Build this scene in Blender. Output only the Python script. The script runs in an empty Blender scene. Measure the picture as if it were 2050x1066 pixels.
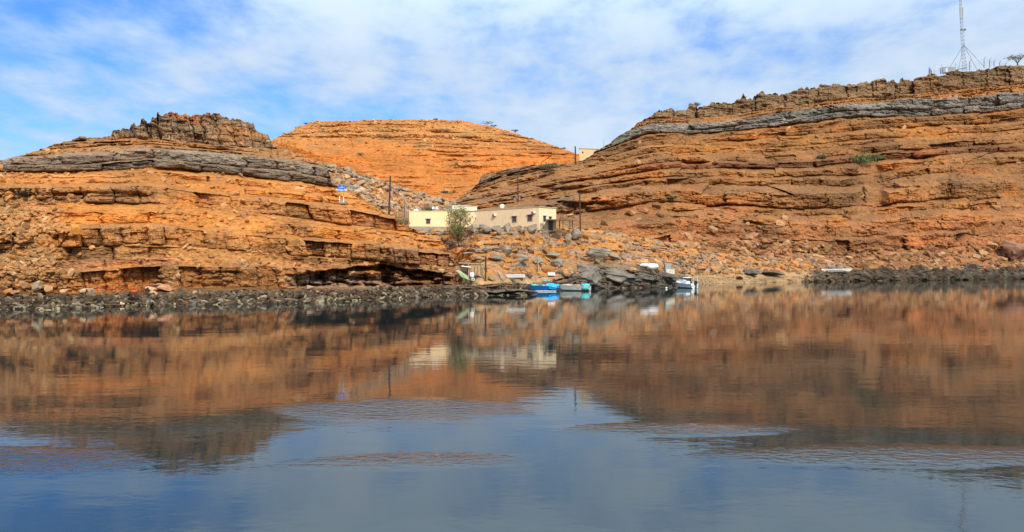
import bpy, bmesh, math, random
import numpy as np
from mathutils import Vector, Matrix
R = math.radians
sc = bpy.context.scene
C = sc.collection
random.seed(7)
rng = np.random.default_rng(11)

# ------------------------------------------------------------------ camera
F, CX, HY, EYE = 1594.0, 1025.0, 520.0, 5.0
cam = bpy.data.cameras.new('camera')
cam.sensor_width = 36.0
cam.lens = 36.0 * F / 2050.0
cam.shift_y = -13.0 / 2050.0
cam.clip_start = 0.1
cam.clip_end = 6000
camo = bpy.data.objects.new('camera', cam)
camo.location = (0, 0, EYE)
camo.rotation_euler = (R(90), 0, 0)
C.objects.link(camo)
sc.camera = camo

# ------------------------------------------------------------------ light
SUN_AZ = 163.0      # compass-like: 0 = +Y, clockwise towards +X
SUN_EL = 38.0
sd = Vector((math.sin(R(SUN_AZ)) * math.cos(R(SUN_EL)), math.cos(R(SUN_AZ)) * math.cos(R(SUN_EL)), math.sin(R(SUN_EL))))
sun = bpy.data.lights.new('sun', 'SUN')
sun.energy = 3.6
sun.angle = R(2.5)
sun.color = (1.0, 0.91, 0.78)
suno = bpy.data.objects.new('sun', sun)
suno.rotation_euler = (-sd).to_track_quat('-Z', 'Y').to_euler()
suno.location = (60, -80, 120)
C.objects.link(suno)

sc.view_settings.view_transform = 'Standard'
sc.view_settings.look = 'None'
sc.view_settings.gamma = 1
sc.view_settings.exposure = 0.0
sc.cycles.use_denoising = True
sc.cycles.max_bounces = 6
sc.cycles.diffuse_bounces = 2
sc.cycles.glossy_bounces = 3
sc.cycles.transparent_max_bounces = 8
sc.cycles.caustics_reflective = False
sc.cycles.caustics_refractive = False

w = bpy.data.worlds.new('World')
sc.world = w
w.use_nodes = True


class NT:
    """small helper to write node trees"""
    def __init__(s, tree):
        s.t = tree; s.n = tree.nodes; s.l = tree.links
    def new(s, typ, **kw):
        n = s.n.new(typ)
        for k, v in kw.items(): setattr(n, k, v)
        return n
    def put(s, sock, v):
        if v is None: return
        if isinstance(v, bpy.types.NodeSocket): s.l.new(v, sock)
        else:
            try: sock.default_value = v
            except Exception:
                sock.default_value = (*v, 1.0) if len(v) == 3 else v
    def math(s, op, a, b=None, c=None, clamp=False):
        n = s.new('ShaderNodeMath', operation=op, use_clamp=clamp)
        for i, v in enumerate((a, b, c)): s.put(n.inputs[i], v)
        return n.outputs[0]
    def ramp(s, v, lo, hi, a=0.0, b=1.0, smooth=True):
        n = s.new('ShaderNodeMapRange')
        if smooth: n.interpolation_type = 'SMOOTHSTEP'
        for i, x in enumerate((v, lo, hi, a, b)): s.put(n.inputs[i], x)
        return n.outputs[0]
    def noise(s, vec, scale, detail=4, rough=0.55, dist=0.0):
        n = s.new('ShaderNodeTexNoise')
        s.put(n.inputs['Vector'], vec)
        n.inputs['Scale'].default_value = scale
        n.inputs['Detail'].default_value = detail
        n.inputs['Roughness'].default_value = rough
        n.inputs['Distortion'].default_value = dist
        return n.outputs['Fac']
    def mix(s, f, a, b, typ='MIX'):
        n = s.new('ShaderNodeMix', data_type='RGBA', blend_type=typ)
        s.put(n.inputs['Factor'], f); s.put(n.inputs['A'], a) if False else None
        s.put(n.inputs[0], f); s.put(n.inputs[6], a); s.put(n.inputs[7], b)
        return n.outputs[2]
    def scalev(s, vec, x, y, z, off=(0, 0, 0)):
        n = s.new('ShaderNodeMapping')
        s.put(n.inputs['Vector'], vec)
        n.inputs['Scale'].default_value = (x, y, z)
        n.inputs['Location'].default_value = off
        return n.outputs[0]


def build_world():
    g = NT(w.node_tree)
    for n in list(g.n): g.n.remove(n)
    sky = g.new('ShaderNodeTexSky', sky_type='NISHITA')
    sky.sun_disc = False
    sky.sun_elevation = R(SUN_EL)
    sky.sun_rotation = R(SUN_AZ)
    sky.air_density = 1.0
    sky.dust_density = 0.3
    sky.ozone_density = 2.0
    tc = g.new('ShaderNodeTexCoord')
    sep = g.new('ShaderNodeSeparateXYZ')
    g.l.new(tc.outputs['Generated'], sep.inputs[0])
    x, y, z = sep.outputs
    zz = g.math('MAXIMUM', z, 0.0)
    den = g.math('ADD', zz, 0.17)
    cx = g.math('DIVIDE', x, den); cy = g.math('DIVIDE', y, den)
    comb = g.new('ShaderNodeCombineXYZ')
    g.put(comb.inputs[0], cx); g.put(comb.inputs[1], cy)
    p = comb.outputs[0]
    n1 = g.noise(g.scalev(p, 1.0, 0.9, 1, (3.1, 1.7, 0)), 1.25, 7, 0.55, 0.15)
    n2 = g.noise(g.scalev(p, 1.15, 0.8, 1, (0.4, 5.2, 2)), 4.5, 6, 0.58, 0.12)
    n3 = g.noise(g.scalev(p, 0.6, 1.6, 1, (7.4, 1.2, 5)), 0.8, 4, 0.5, 0.2)
    cov = g.math('ADD', g.math('MULTIPLY', n1, 0.50), g.math('MULTIPLY', n2, 0.34))
    cov = g.math('ADD', cov, g.math('MULTIPLY', n3, 0.18))
    # the veil of cloud is thicker to the right and behind, open to the left ahead
    az = g.math('DIVIDE', x, g.math('ADD', g.math('ABSOLUTE', y), 0.25))
    cov = g.math('ADD', cov, g.ramp(az, -0.50, 0.15, 0.02, 0.13))
    cov = g.math('ADD', cov, g.ramp(z, 0.02, 0.17, 0.12, 0.0))
    f = g.ramp(cov, 0.45, 0.64, 0.0, 0.92)
    core = g.ramp(cov, 0.56, 0.74, 0.0, 1.0)
    skyc = g.mix(1.0, sky.outputs[0], (0.54, 1.05, 1.78, 1), 'MULTIPLY')
    skys = g.new('ShaderNodeVectorMath', operation='SCALE')
    g.put(skys.inputs[0], skyc); skys.inputs[3].default_value = 1.0
    cloud = g.mix(core, (5.3, 7.0, 9.2, 1), (7.3, 8.3, 9.4, 1))
    hi = g.new('ShaderNodeVectorMath', operation='SCALE'); g.put(hi.inputs[0], g.mix(g.ramp(z, 0.24, 0.36), cloud, (6.4, 7.9, 9.6, 1))); g.put(hi.inputs[3], g.ramp(z, 0.22, 0.50, 1.0, 2.1))
    col = g.mix(f, skys.outputs[0], hi.outputs[0])
    bg = g.new('ShaderNodeBackground')
    bg.inputs['Strength'].default_value = 0.1
    g.put(bg.inputs['Color'], col)
    out = g.new('ShaderNodeOutputWorld')
    g.l.new(bg.outputs[0], out.inputs[0])


build_world()

# ------------------------------------------------------------------ helpers
def P(px, py, D):
    """a photo pixel at distance D becomes a point of the place"""
    return Vector(((px - CX) / F * D, D, EYE + (HY - py) / F * D))


def tag(o, label=None, cat=None, group=None, kind=None):
    if label: o['label'] = label
    if cat: o['category'] = cat
    if group: o['group'] = group
    if kind: o['kind'] = kind
    return o


def thing(name, label, cat, loc=(0, 0, 0), rz=0.0, group=None):
    o = bpy.data.objects.new(name, None)
    C.objects.link(o)
    o.location = loc
    o.rotation_euler = (0, 0, rz)
    o.empty_display_size = 0.3
    return tag(o, label, cat, group)


def mesh_np(name, verts, faces, mat, col=None, parent=None, smooth=False):
    verts = np.ascontiguousarray(verts, dtype=np.float32)
    faces = np.ascontiguousarray(faces, dtype=np.int32)
    me = bpy.data.meshes.new(name)
    k = faces.shape[1]
    me.vertices.add(len(verts)); me.vertices.foreach_set('co', verts.ravel())
    me.loops.add(faces.size); me.loops.foreach_set('vertex_index', faces.ravel())
    me.polygons.add(len(faces))
    me.polygons.foreach_set('loop_start', np.arange(0, faces.size, k, dtype=np.int32))
    if smooth: me.polygons.foreach_set('use_smooth', np.ones(len(faces), dtype=bool))
    else: me.polygons.foreach_set('use_smooth', np.zeros(len(faces), dtype=bool))
    me.update(calc_edges=True)
    if col is not None:
        a = me.attributes.new('col', 'FLOAT_COLOR', 'POINT')
        c = np.ones((len(verts), 4), dtype=np.float32); c[:, :3] = col
        a.data.foreach_set('color', c.ravel())
    me.materials.append(mat)
    o = bpy.data.objects.new(name, me)
    C.objects.link(o)
    if parent: o.parent = parent
    return o


def hsh(ix, iy, iz, seed=0):
    ix = ix.astype(np.int64).astype(np.uint32); iy = iy.astype(np.int64).astype(np.uint32); iz = iz.astype(np.int64).astype(np.uint32)
    h = ix * np.uint32(374761393) + iy * np.uint32(668265263) + iz * np.uint32(2147483647) + np.uint32(seed * 974711 + 17)
    h = (h ^ (h >> np.uint32(13))) * np.uint32(1274126177)
    h = (h ^ (h >> np.uint32(16))) * np.uint32(2246822519)
    h = h ^ (h >> np.uint32(15))
    return (h & np.uint32(0xFFFFFF)).astype(np.float32) / 16777215.0


def vnoise(x, y, z, seed=0):
    x, y, z = np.broadcast_arrays(np.asarray(x, np.float32), np.asarray(y, np.float32), np.asarray(z, np.float32))
    xi, yi, zi = np.floor(x), np.floor(y), np.floor(z)
    fx, fy, fz = x - xi, y - yi, z - zi
    fx = fx * fx * (3 - 2 * fx); fy = fy * fy * (3 - 2 * fy); fz = fz * fz * (3 - 2 * fz)
    r = 0
    for a in (0, 1):
        wx = fx if a else 1 - fx
        for b in (0, 1):
            wy = fy if b else 1 - fy
            for c in (0, 1):
                wz = fz if c else 1 - fz
                r = r + wx * wy * wz * hsh(xi + a, yi + b, zi + c, seed)
    return r * 2 - 1


def fbm(x, y, z, octv=4, seed=0, gain=0.5):
    r = 0; a = 1.0; t = 0
    for i in range(octv):
        k = 2.03 ** i
        r = r + a * vnoise(np.asarray(x) * k + 11.3 * i, np.asarray(y) * k + 4.7 * i, np.asarray(z) * k, seed + i)
        t += a; a *= gain
    return r / t * 1.6


def sstep(x, a, b):
    t = np.clip((x - a) / (b - a), 0, 1)
    return t * t * (3 - 2 * t)


# ------------------------------------------------------------------ materials
def new_mat(name):
    m = bpy.data.materials.new(name)
    m.use_nodes = True
    g = NT(m.node_tree)
    b = g.n['Principled BSDF']
    return m, g, b


def rock_material(name, fine=1.0, contrast=0.55, dust=(0.58, 0.27, 0.085), dustamt=0.30, bump=0.22):
    m, g, b = new_mat(name)
    at = g.new('ShaderNodeAttribute', attribute_name='col')
    geo = g.new('ShaderNodeNewGeometry')
    pos = geo.outputs['Position']
    nf = g.noise(pos, 1.7 * fine, 8, 0.65)
    nl = g.noise(g.scalev(pos, 1, 1, 3.0), 0.22 * fine, 5, 0.6, 0.3)
    sp = g.noise(pos, 7.0 * fine, 3, 0.6)
    v = g.math('MULTIPLY', g.ramp(nf, 0.25, 0.75, 1 - contrast, 1 + contrast, False), g.ramp(nl, 0.3, 0.7, 0.8, 1.18, False))
    v = g.math('MULTIPLY', v, g.ramp(sp, 0.3, 0.7, 0.78, 1.22, False))
    sv = g.new('ShaderNodeVectorMath', operation='SCALE')
    g.put(sv.inputs[0], at.outputs['Color']); g.put(sv.inputs[3], v)
    # dust lies on what faces up
    sp3 = g.new('ShaderNodeSeparateXYZ'); g.l.new(geo.outputs['Normal'], sp3.inputs[0])
    up = g.math('MULTIPLY', g.ramp(sp3.outputs[2], 0.45, 0.9, 0, dustamt), g.ramp(nf, 0.35, 0.6, 0.3, 1.0))
    colr = g.mix(up, sv.outputs[0], (*dust, 1))
    g.put(b.inputs['Base Color'], colr)
    b.inputs['Roughness'].default_value = 0.93
    b.inputs['Specular IOR Level'].default_value = 0.15
    bp = g.new('ShaderNodeBump')
    bp.inputs['Strength'].default_value = 1.0
    bp.inputs['Distance'].default_value = bump
    g.put(bp.inputs['Height'], g.math('ADD', nf, g.math('MULTIPLY', sp, 0.25)))
    g.l.new(bp.outputs[0], b.inputs['Normal'])
    return m


def plain(name, col, rough=0.6, var=0.15, scale=3.0, metal=0.0, bump=0.0, streak=0.0, dirt=(0.2, 0.13, 0.07)):
    m, g, b = new_mat(name)
    tc = g.new('ShaderNodeTexCoord')
    n = g.noise(tc.outputs['Object'], scale, 6, 0.6)
    v = g.ramp(n, 0.3, 0.7, 1 - var, 1 + var, False)
    sv = g.new('ShaderNodeVectorMath', operation='SCALE')
    g.put(sv.inputs[0], (*col,)); g.put(sv.inputs[3], v)
    c = sv.outputs[0]
    if streak:
        n2 = g.noise(g.scalev(tc.outputs['Object'], 2.2, 2.2, 0.25), 1.5, 5, 0.6)
        c = g.mix(g.ramp(n2, 0.5, 0.72, 0, streak), c, (*dirt, 1))
    g.put(b.inputs['Base Color'], c)
    b.inputs['Roughness'].default_value = rough
    b.inputs['Metallic'].default_value = metal
    if bump:
        bp = g.new('ShaderNodeBump'); bp.inputs['Distance'].default_value = bump
        g.put(bp.inputs['Height'], n); g.l.new(bp.outputs[0], b.inputs['Normal'])
    return m


M = {}
M['rock'] = rock_material('stratified_rock')
M['rock_far'] = rock_material('far_hill_rock', 0.45, 0.42, (0.62, 0.27, 0.07), 0.25, 0.8)
M['rock_right'] = rock_material('brown_stratified_rock', 0.7, 0.55, (0.38, 0.20, 0.08), 0.25, 0.35)
M['rubble'] = rock_material('loose_rock', 1.6, 0.3, (0.5, 0.3, 0.13), 0.15, 0.04)
M['shore'] = rock_material('shore_rock', 2.2, 0.6, (0.3, 0.25, 0.18), 0.0, 0.05)
M['yellow_plaster'] = plain('yellow_plaster', (0.84, 0.64, 0.35), 0.9, 0.06, 1.2, bump=0.01, streak=0.12)
M['cream_plaster'] = plain('cream_plaster', (0.88, 0.68, 0.40), 0.9, 0.07, 0.8, bump=0.01, streak=0.25, dirt=(0.45, 0.27, 0.13))
M['pale_plaster'] = plain('pale_plaster', (0.80, 0.72, 0.50), 0.9, 0.05, 0.8, streak=0.15, dirt=(0.45, 0.36, 0.2))
M['coping'] = plain('coping_cement', (0.52, 0.40, 0.28), 0.9, 0.2, 2.5, bump=0.01)
M['block'] = plain('grey_blockwork', (0.30, 0.27, 0.20), 0.95, 0.25, 2.0, bump=0.02)
M['glass'] = plain('dark_glass', (0.03, 0.03, 0.05), 0.15, 0.3, 2)
M['frame'] = plain('painted_frame', (0.35, 0.28, 0.22), 0.6)
M['bars'] = plain('window_bars', (0.25, 0.24, 0.28), 0.5)
M['white'] = plain('white_paint', (0.80, 0.78, 0.72), 0.45, 0.08, 1.5, streak=0.2, dirt=(0.45, 0.40, 0.30))
M['hullwhite'] = plain('white_gelcoat', (0.85, 0.86, 0.80), 0.3, 0.05, 1.2, streak=0.1, dirt=(0.5, 0.48, 0.40))
M['hullgrey'] = plain('weathered_gelcoat', (0.50, 0.52, 0.46), 0.5, 0.15, 1.5, streak=0.35, dirt=(0.25, 0.24, 0.18))
M['blue'] = plain('blue_hull_paint', (0.01, 0.13, 0.38), 0.35, 0.15, 2)
M['sky_blue'] = plain('bright_blue_tarp', (0.02, 0.42, 0.85), 0.55, 0.18, 5, bump=0.04)
M['turquoise'] = plain('turquoise_net', (0.12, 0.55, 0.48), 0.85, 0.45, 12, bump=0.05)
M['net'] = plain('pale_green_net', (0.36, 0.42, 0.22), 0.9, 0.35, 10, bump=0.05)
M['rust'] = plain('dark_creosoted_wood', (0.07, 0.035, 0.025), 0.85, 0.3, 3)
M['wood'] = plain('bleached_driftwood', (0.50, 0.33, 0.17), 0.9, 0.25, 4)
M['darkwood'] = plain('dark_wood', (0.12, 0.06, 0.035), 0.85, 0.3, 4)
M['black'] = plain('black_plastic', (0.02, 0.02, 0.022), 0.4)
M['galv'] = plain('galvanised_steel', (0.52, 0.56, 0.60), 0.45, 0.1, 2, metal=0.3)
M['darkmetal'] = plain('dark_steel', (0.09, 0.10, 0.12), 0.5)
M['grey_box'] = plain('grey_cabinet', (0.30, 0.31, 0.27), 0.6, 0.12, 2, streak=0.2)
M['sign_blue'] = plain('sign_blue', (0.012, 0.11, 0.50), 0.4, 0.05)
M['sign_white'] = plain('sign_white', (0.85, 0.88, 0.92), 0.4, 0.03)
M['sign_red'] = plain('sign_red', (0.38, 0.05, 0.02), 0.5, 0.1)
M['bark'] = plain('grey_bark', (0.10, 0.075, 0.05), 0.95, 0.3, 5, bump=0.02)
M['orange_plastic'] = plain('orange_plastic', (0.75, 0.30, 0.02), 0.5)
M['redrock'] = plain('red_cloth', (0.75, 0.08, 0.02), 0.8, 0.15, 4)


def leaf_mat(name, a, b_):
    m, g, b = new_mat(name)
    at = g.new('ShaderNodeAttribute', attribute_name='col')
    g.put(b.inputs['Base Color'], g.mix(at.outputs['Fac'], (*a, 1), (*b_, 1)))
    b.inputs['Roughness'].default_value = 0.7
    b.inputs['Specular IOR Level'].default_value = 0.2
    return m


M['leaf'] = leaf_mat('light_green_leaves', (0.11, 0.11, 0.03), (0.34, 0.30, 0.11))
M['leaf_dark'] = leaf_mat('dark_acacia_leaves', (0.035, 0.045, 0.015), (0.10, 0.12, 0.04))
M['leaf_grey'] = leaf_mat('grey_green_scrub', (0.09, 0.10, 0.04), (0.24, 0.22, 0.12))
M['leaf_tan'] = leaf_mat('dry_tan_scrub', (0.20, 0.15, 0.06), (0.38, 0.26, 0.11))
M['leaf_green'] = leaf_mat('green_scrub', (0.06, 0.10, 0.03), (0.16, 0.20, 0.07))

# ------------------------------------------------------------------ water
def water():
    m, g, b = new_mat('sea_water')
    tc = g.new('ShaderNodeTexCoord')
    p = tc.outputs['Object']
    b.inputs['Base Color'].default_value = (0.014, 0.026, 0.024, 1)
    b.inputs['IOR'].default_value = 1.43
    b.inputs['Roughness'].default_value = 0.035
    # ruffled patches between calm water
    patch = g.noise(g.scalev(p, 0.55, 1.0, 1, (2.0, 7.0, 0)), 0.085, 4, 0.55, 0.6)
    sepn = g.new('ShaderNodeSeparateXYZ'); g.l.new(p, sepn.inputs[0])
    acc = None
    for (ex, ey, rx, ry, k_) in ((-4.5, 26.5, 4.4, 2.2, 1.15), (-20, 25, 5, 2.0, 0.45), (-14, 20.2, 6, 1.8, 1.0), (-2.6, 20.0, 4.5, 1.3, 0.9), (10, 20.3, 7, 1.7, 1.0), (5.0, 23.4, 3.6, 1.0, 1.15), (4.5, 16.4, 4.0, 0.7, 0.5), (5, 47, 3.0, 1.4, 0.6)):
        dx = g.math('DIVIDE', g.math('SUBTRACT', sepn.outputs[0], ex), rx); dy = g.math('DIVIDE', g.math('SUBTRACT', sepn.outputs[1], ey), ry)
        e = g.math('MULTIPLY', g.math('EXPONENT', g.math('MULTIPLY', g.math('ADD', g.math('MULTIPLY', dx, dx), g.math('MULTIPLY', dy, dy)), -1.0)), k_)
        acc = e if acc is None else g.math('MAXIMUM', acc, e)
    pm = g.ramp(g.math('ADD', g.math('MULTIPLY', acc, 0.30), g.math('MULTIPLY', patch, 0.9)), 0.56, 0.74, 0.0, 1.0)
    near = g.ramp(sepn.outputs[1], 20.0, 60.0, 1.0, 0.12)
    rip = g.noise(g.scalev(p, 0.8, 1.25, 1), 3.6, 3, 0.5, 0.3)
    rip2 = g.noise(g.scalev(p, 0.55, 1.2, 1), 1.1, 3, 0.5, 0.2)
    swell = g.noise(g.scalev(p, 0.35, 1.0, 1), 0.30, 3, 0.5, 0.2)
    amp = g.math('ADD', g.math('MULTIPLY', g.math('MULTIPLY', pm, near), 0.046), g.math('MULTIPLY', near, 0.0018))
    h = g.math('MULTIPLY', rip, amp)
    h = g.math('ADD', h, g.math('MULTIPLY', rip2, 0.0042))
    h = g.math('ADD', h, g.math('MULTIPLY', swell, 0.009))
    bp = g.new('ShaderNodeBump')
    bp.inputs['Strength'].default_value = 1.0
    bp.inputs['Distance'].default_value = 1.0
    g.put(bp.inputs['Height'], h)
    g.l.new(bp.outputs[0], b.inputs['Normal'])
    v = [(-2500, -400, 0), (2500, -400, 0), (2500, 420, 0), (-2500, 420, 0)]
    o = mesh_np('water', v, [(0, 1, 2, 3)], m)
    tag(o, 'calm brown and blue sea water of the cove with ruffled patches', 'water', kind='structure')
    # sea bed sheet beneath, carries the horizon beyond the hills
    mb = plain('desert_ground', (0.42, 0.27, 0.13), 0.95, 0.2, 0.02)
    o = mesh_np('ground', [(-4000, -800, -3), (4000, -800, -3), (4000, 4500, -3), (-4000, 4500, -3)], [(0, 1, 2, 3)], mb)
    tag(o, kind='structure')


water()

# ------------------------------------------------------------------ layered hills
OR = (0.53, 0.215, 0.050); OR2 = (0.60, 0.285, 0.085); YE = (0.56, 0.235, 0.050)
BR = (0.25, 0.135, 0.058); BR2 = (0.34, 0.185, 0.075); GY = (0.225, 0.210, 0.175)
GYD = (0.135, 0.122, 0.098); MAR = (0.17, 0.070, 0.040); PK = (0.44, 0.215, 0.11)
TAN = (0.46, 0.29, 0.14); DARK = (0.085, 0.055, 0.032); PALE = (0.42, 0.38, 0.32); RED = (0.62, 0.20, 0.045)

# type: sublayers, face fraction, protrusion, block width, block amplitude, cover, palette, dust colour
TYPES = {
    'rubble': (3, 0.35, 0.15, 1.2, 0.35, 0.2, [DARK, GYD, BR], DARK),
    'cliff':  (1, 0.96, 0.30, 2.6, 1.5, 0.04, [BR2, (0.36, 0.185, 0.09), BR], OR),
    'hang':   (2, 0.95, -0.35, 3.0, 0.6, 0.25, [PK, OR, BR2], OR2),
    'block':  (1, 0.70, 1.2, 1.9, 1.4, 0.15, [(0.27, 0.165, 0.08), (0.30, 0.17, 0.075)], OR),
    'bigblock': (1, 0.82, 1.3, 2.3, 1.8, 0.05, [BR2, (0.38, 0.19, 0.075), BR], OR),
    'smooth': (1, 0.62, 0.8, 3.4, 0.8, 0.30, [OR, OR2, YE], OR),
    'soft':   (2, 0.50, 0.6, 2.6, 0.9, 0.38, [OR, OR2, TAN], OR),
    'grey':   (2, 0.80, 1.10, 3.0, 0.9, 0.03, [GY, GYD, GY], GY),
    'crag':   (3, 0.75, 0.5, 2.2, 1.2, 0.15, [BR2, (0.42, 0.23, 0.09), BR, GY], (0.40, 0.22, 0.09)),
    'crest':  (1, 0.95, 0.8, 1.9, 2.2, 0.0, [(0.30, 0.21, 0.125), (0.27, 0.205, 0.135)], (0.3, 0.2, 0.1)),
    'talus':  (3, 0.15, 0.15, 3.0, 0.3, 0.9, [OR, TAN, OR2], OR),
    # right hill: larger, browner
    'r_sand': (2, 0.2, 0.1, 3, 0.2, 0.8, [TAN, BR2], TAN),
    'r_scree': (3, 0.25, 0.3, 4.0, 0.8, 0.8, [PK, BR2, OR], (0.38, 0.19, 0.085)),
    'r_wall': (2, 0.88, 0.8, 8.0, 1.4, 0.15, [(0.30, 0.155, 0.075), (0.36, 0.18, 0.09)], (0.38, 0.19, 0.09)),
    'r_orange': (2, 0.50, 0.9, 6.0, 1.0, 0.45, [(0.44, 0.22, 0.07), BR2], (0.32, 0.17, 0.08)),
    'r_stripe': (1, 0.55, 2.2, 6.0, 1.5, 0.18, [BR, (0.31, 0.17, 0.075), (0.25, 0.14, 0.06)], (0.33, 0.175, 0.075)),
    'r_stripe2': (2, 0.62, 1.7, 5.0, 1.2, 0.15, [BR, (0.25, 0.14, 0.06), BR2, (0.20, 0.115, 0.055)], (0.30, 0.16, 0.07)),
    'r_maroon': (2, 0.60, 1.5, 5.0, 1.2, 0.22, [MAR, BR, BR2], (0.32, 0.17, 0.075)),
    'r_yellow': (2, 0.6, 1.3, 6.0, 1.0, 0.2, [BR2, (0.52, 0.26, 0.06), BR], (0.44, 0.215, 0.06)),
    'r_brown': (2, 0.72, 1.5, 4.0, 1.3, 0.12, [BR, BR2, BR], BR2),
    'r_grey': (2, 0.86, 2.0, 5.0, 1.2, 0.02, [(0.185, 0.185, 0.175), (0.225, 0.22, 0.20)], (0.23, 0.21, 0.18)),
    'r_crag': (3, 0.75, 0.9, 4.0, 1.6, 0.05, [BR, (0.40, 0.21, 0.08), BR2], (0.30, 0.17, 0.075)),
    'r_crest': (1, 0.97, 1.5, 2.7, 2.8, 0.0, [(0.25, 0.19, 0.12)], (0.25, 0.19, 0.12)),
}


def poly(px, kn, vals):
    return np.interp(px, kn, vals)


def strata(name, mat, pxs, nrow, kn, G, crest, offs, shoreD, types, sc_=1.0, seed=1, jag=None, warp=0.12,
           buttress=2.0, butt_len=22.0, rough=0.25, back='slope', slant=0.0, recess=None, tint=None, bottom=None, coverboost=0.0, coverfn=None, faulty=1.0, terr=0.7):
    pxs = np.asarray(pxs, float)
    K = len(G)
    S = np.array([poly(pxs, kn, g_) for g_ in G])              # K x ncol
    cy = poly(pxs, crest[0], crest[1])
    shD = shoreD(pxs)
    X0 = (pxs - CX) / F * shD
    s = np.concatenate([[0], np.cumsum(np.hypot(np.diff(X0), np.diff(shD)))])
    r = np.random.default_rng(seed)
    if jag:
        for bw, amp in jag['steps']:
            q = pxs / bw + 0.35 * vnoise(pxs / (bw * 0.9), 0, 0, seed)
            cell = np.floor(q); fr = q - cell
            hh = hsh(cell, cell * 0, cell * 0, seed + 5)
            e = np.minimum(fr, 1 - fr) * 2
            cy = cy - jag['mask'](pxs) * amp * (hh - 0.35) * (1 - (1 - np.clip(e * 2.2, 0, 1)) ** 3) 
        cy = cy - jag['mask'](pxs) * 1.2 * fbm(pxs / 4.0, 0, 0, 3, seed)
    bot = S[0] if bottom is None else poly(pxs, kn, bottom)
    v = np.linspace(0, 1, nrow)[:, None]
    gx = np.arange(pxs[0], pxs[-1], 1.0); gy = np.interp(gx, crest[0], crest[1]); kk = np.ones(71) / 71
    gy = np.convolve(np.pad(gy, 35, mode='edge'), kk, mode='valid'); cs = np.minimum(np.maximum(np.interp(pxs, gx, gy), cy - 25), bot - 4)
    vs_ = v ** 1.0; bl = sstep(v, 0.84, 1.0)
    PY = bot[None, :] + (cs - bot)[None, :] * vs_ + (cy - cs)[None, :] * bl
    wv = np.zeros_like(PY)
    for k in range(K - 1):
        wv += np.clip((S[k][None] - PY) / np.maximum(S[k] - S[k + 1], 1e-3)[None], 0, 1)
    sg = np.broadcast_to(s[None], PY.shape)
    wn = wv + warp * fbm(sg / (14 * sc_), wv * 0.6, 0, 4, seed + 3) * np.clip(wv * 2, 0, 1)
    fq = sg / (15 * sc_) + 0.25 * fbm(sg / (8 * sc_), wv * 0.8, 0, 2, seed + 55); fc_ = np.floor(fq)
    flt = (hsh(fc_, fc_ * 0, fc_ * 0, seed + 56) - 0.5) * 0.16
    wn = wn + flt * np.clip(wv * 1.5, 0, 1) * faulty
    wn = wn + 0.045 * fbm(sg / (1.6 * sc_), wv * 5, 0.5, 3, seed + 51) * np.clip(wv * 2, 0, 1)
    wn = np.clip(wn, 0, K - 1 - 1e-4)
    # sublayers
    B = []; gm = []; face = []; prot = []; bw = []; ba = []; cov = []; pal = []; dst = []
    for k, t in enumerate(types):
        n, ff, pr, w_, a_, cv, pl, du = TYPES[t]
        th = r.uniform(0.55, 1.6, n); th = np.concatenate([[0], np.cumsum(th / th.sum())])[:-1]
        for i in range(n):
            B.append(k + th[i]); face.append(np.clip(ff * r.uniform(0.85, 1.12), 0.05, 0.97))
            gm.append(t in ('grey', 'r_grey', 'r_crest')); prot.append(pr * r.uniform(0.5, 1.5) * (1 if t != 'block' or i else 1.2)); bw.append(w_ * r.uniform(0.7, 1.6)); ba.append(a_ * r.uniform(0.6, 1.3))
            cov.append(cv); c = np.array(pl[(i + r.integers(0, len(pl))) % len(pl)]) * r.uniform(0.85, 1.15); pal.append(c); dst.append(du)
    gmask = np.array(gm); B = np.array(B + [K - 1]); face = np.array(face); prot = np.array(prot); bw = np.array(bw); ba = np.array(ba); cov = np.array(cov)
    pal = np.array(pal); dst = np.array(dst)
    j = np.clip(np.searchsorted(B, wn, side='right') - 1, 0, len(face) - 1)
    u = (wn - B[j]) / (B[j + 1] - B[j])
    ff = face[j]
    ub = np.where(u < ff, 0, (u - ff) / (1 - ff)); ub = ub * ub * (3 - 2 * ub) * 0.5 + ub * 0.5
    wb = B[j] + (B[j + 1] - B[j]) * (0.12 * u + 0.88 * ub)
    off_step = np.interp(wb, np.arange(K), offs)
    off_lin = np.interp(wn, np.arange(K), offs)
    zc0 = EYE + (HY - PY) / F * (shD[None] + off_lin)
    cover = sstep(fbm(sg / (16 * sc_), wv * 1.1, 3.3, 4, seed + 9) + (cov[j] + coverboost - 0.5) * 2.0, -0.15, 0.35)
    # beds pinch out and come back along the hill
    pres = sstep(fbm(sg / (11 * sc_), j * 5.31, 0.7, 3, seed + 61), -0.85, -0.25)
    lock = np.where((np.abs(pal[j][..., 0] - pal[j][..., 2]) < 0.08), 0.35, np.where(cov[j] < 0.1, 0.55, 1.0))
    cover = np.maximum(cover, (1 - pres) * 0.85 * lock)
    # chutes where the talus spills across the beds
    ch = sstep(fbm(sg / (9 * sc_) + 0.8 * vnoise(zc0 / 9, 0, 0, seed), zc0 / (40 * sc_), 9.1, 3, seed + 71), 0.35, 0.7)
    cover = np.maximum(cover, ch * 0.8 * lock)
    if coverfn is not None: cover = np.clip(np.maximum(cover, coverfn(pxs[None] + PY * 0, PY)), 0, 1)
    cover = np.where(gmask[j], np.minimum(cover, 0.15), cover)
    off = off_step * (1 - cover) + off_lin * cover
    D = shD[None] + off
    # block joints
    zc = EYE + (HY - PY) / F * D
    ph = hsh(j, j * 0, j * 0, seed + 21) * 10
    sw = sg + 0.12 * sc_ * fbm(sg / (1.2 * sc_), zc / (1.2 * sc_), 0, 2, seed + 2) + slant * zc
    BW = bw[j] * sc_
    q = sw / BW + ph
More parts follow.
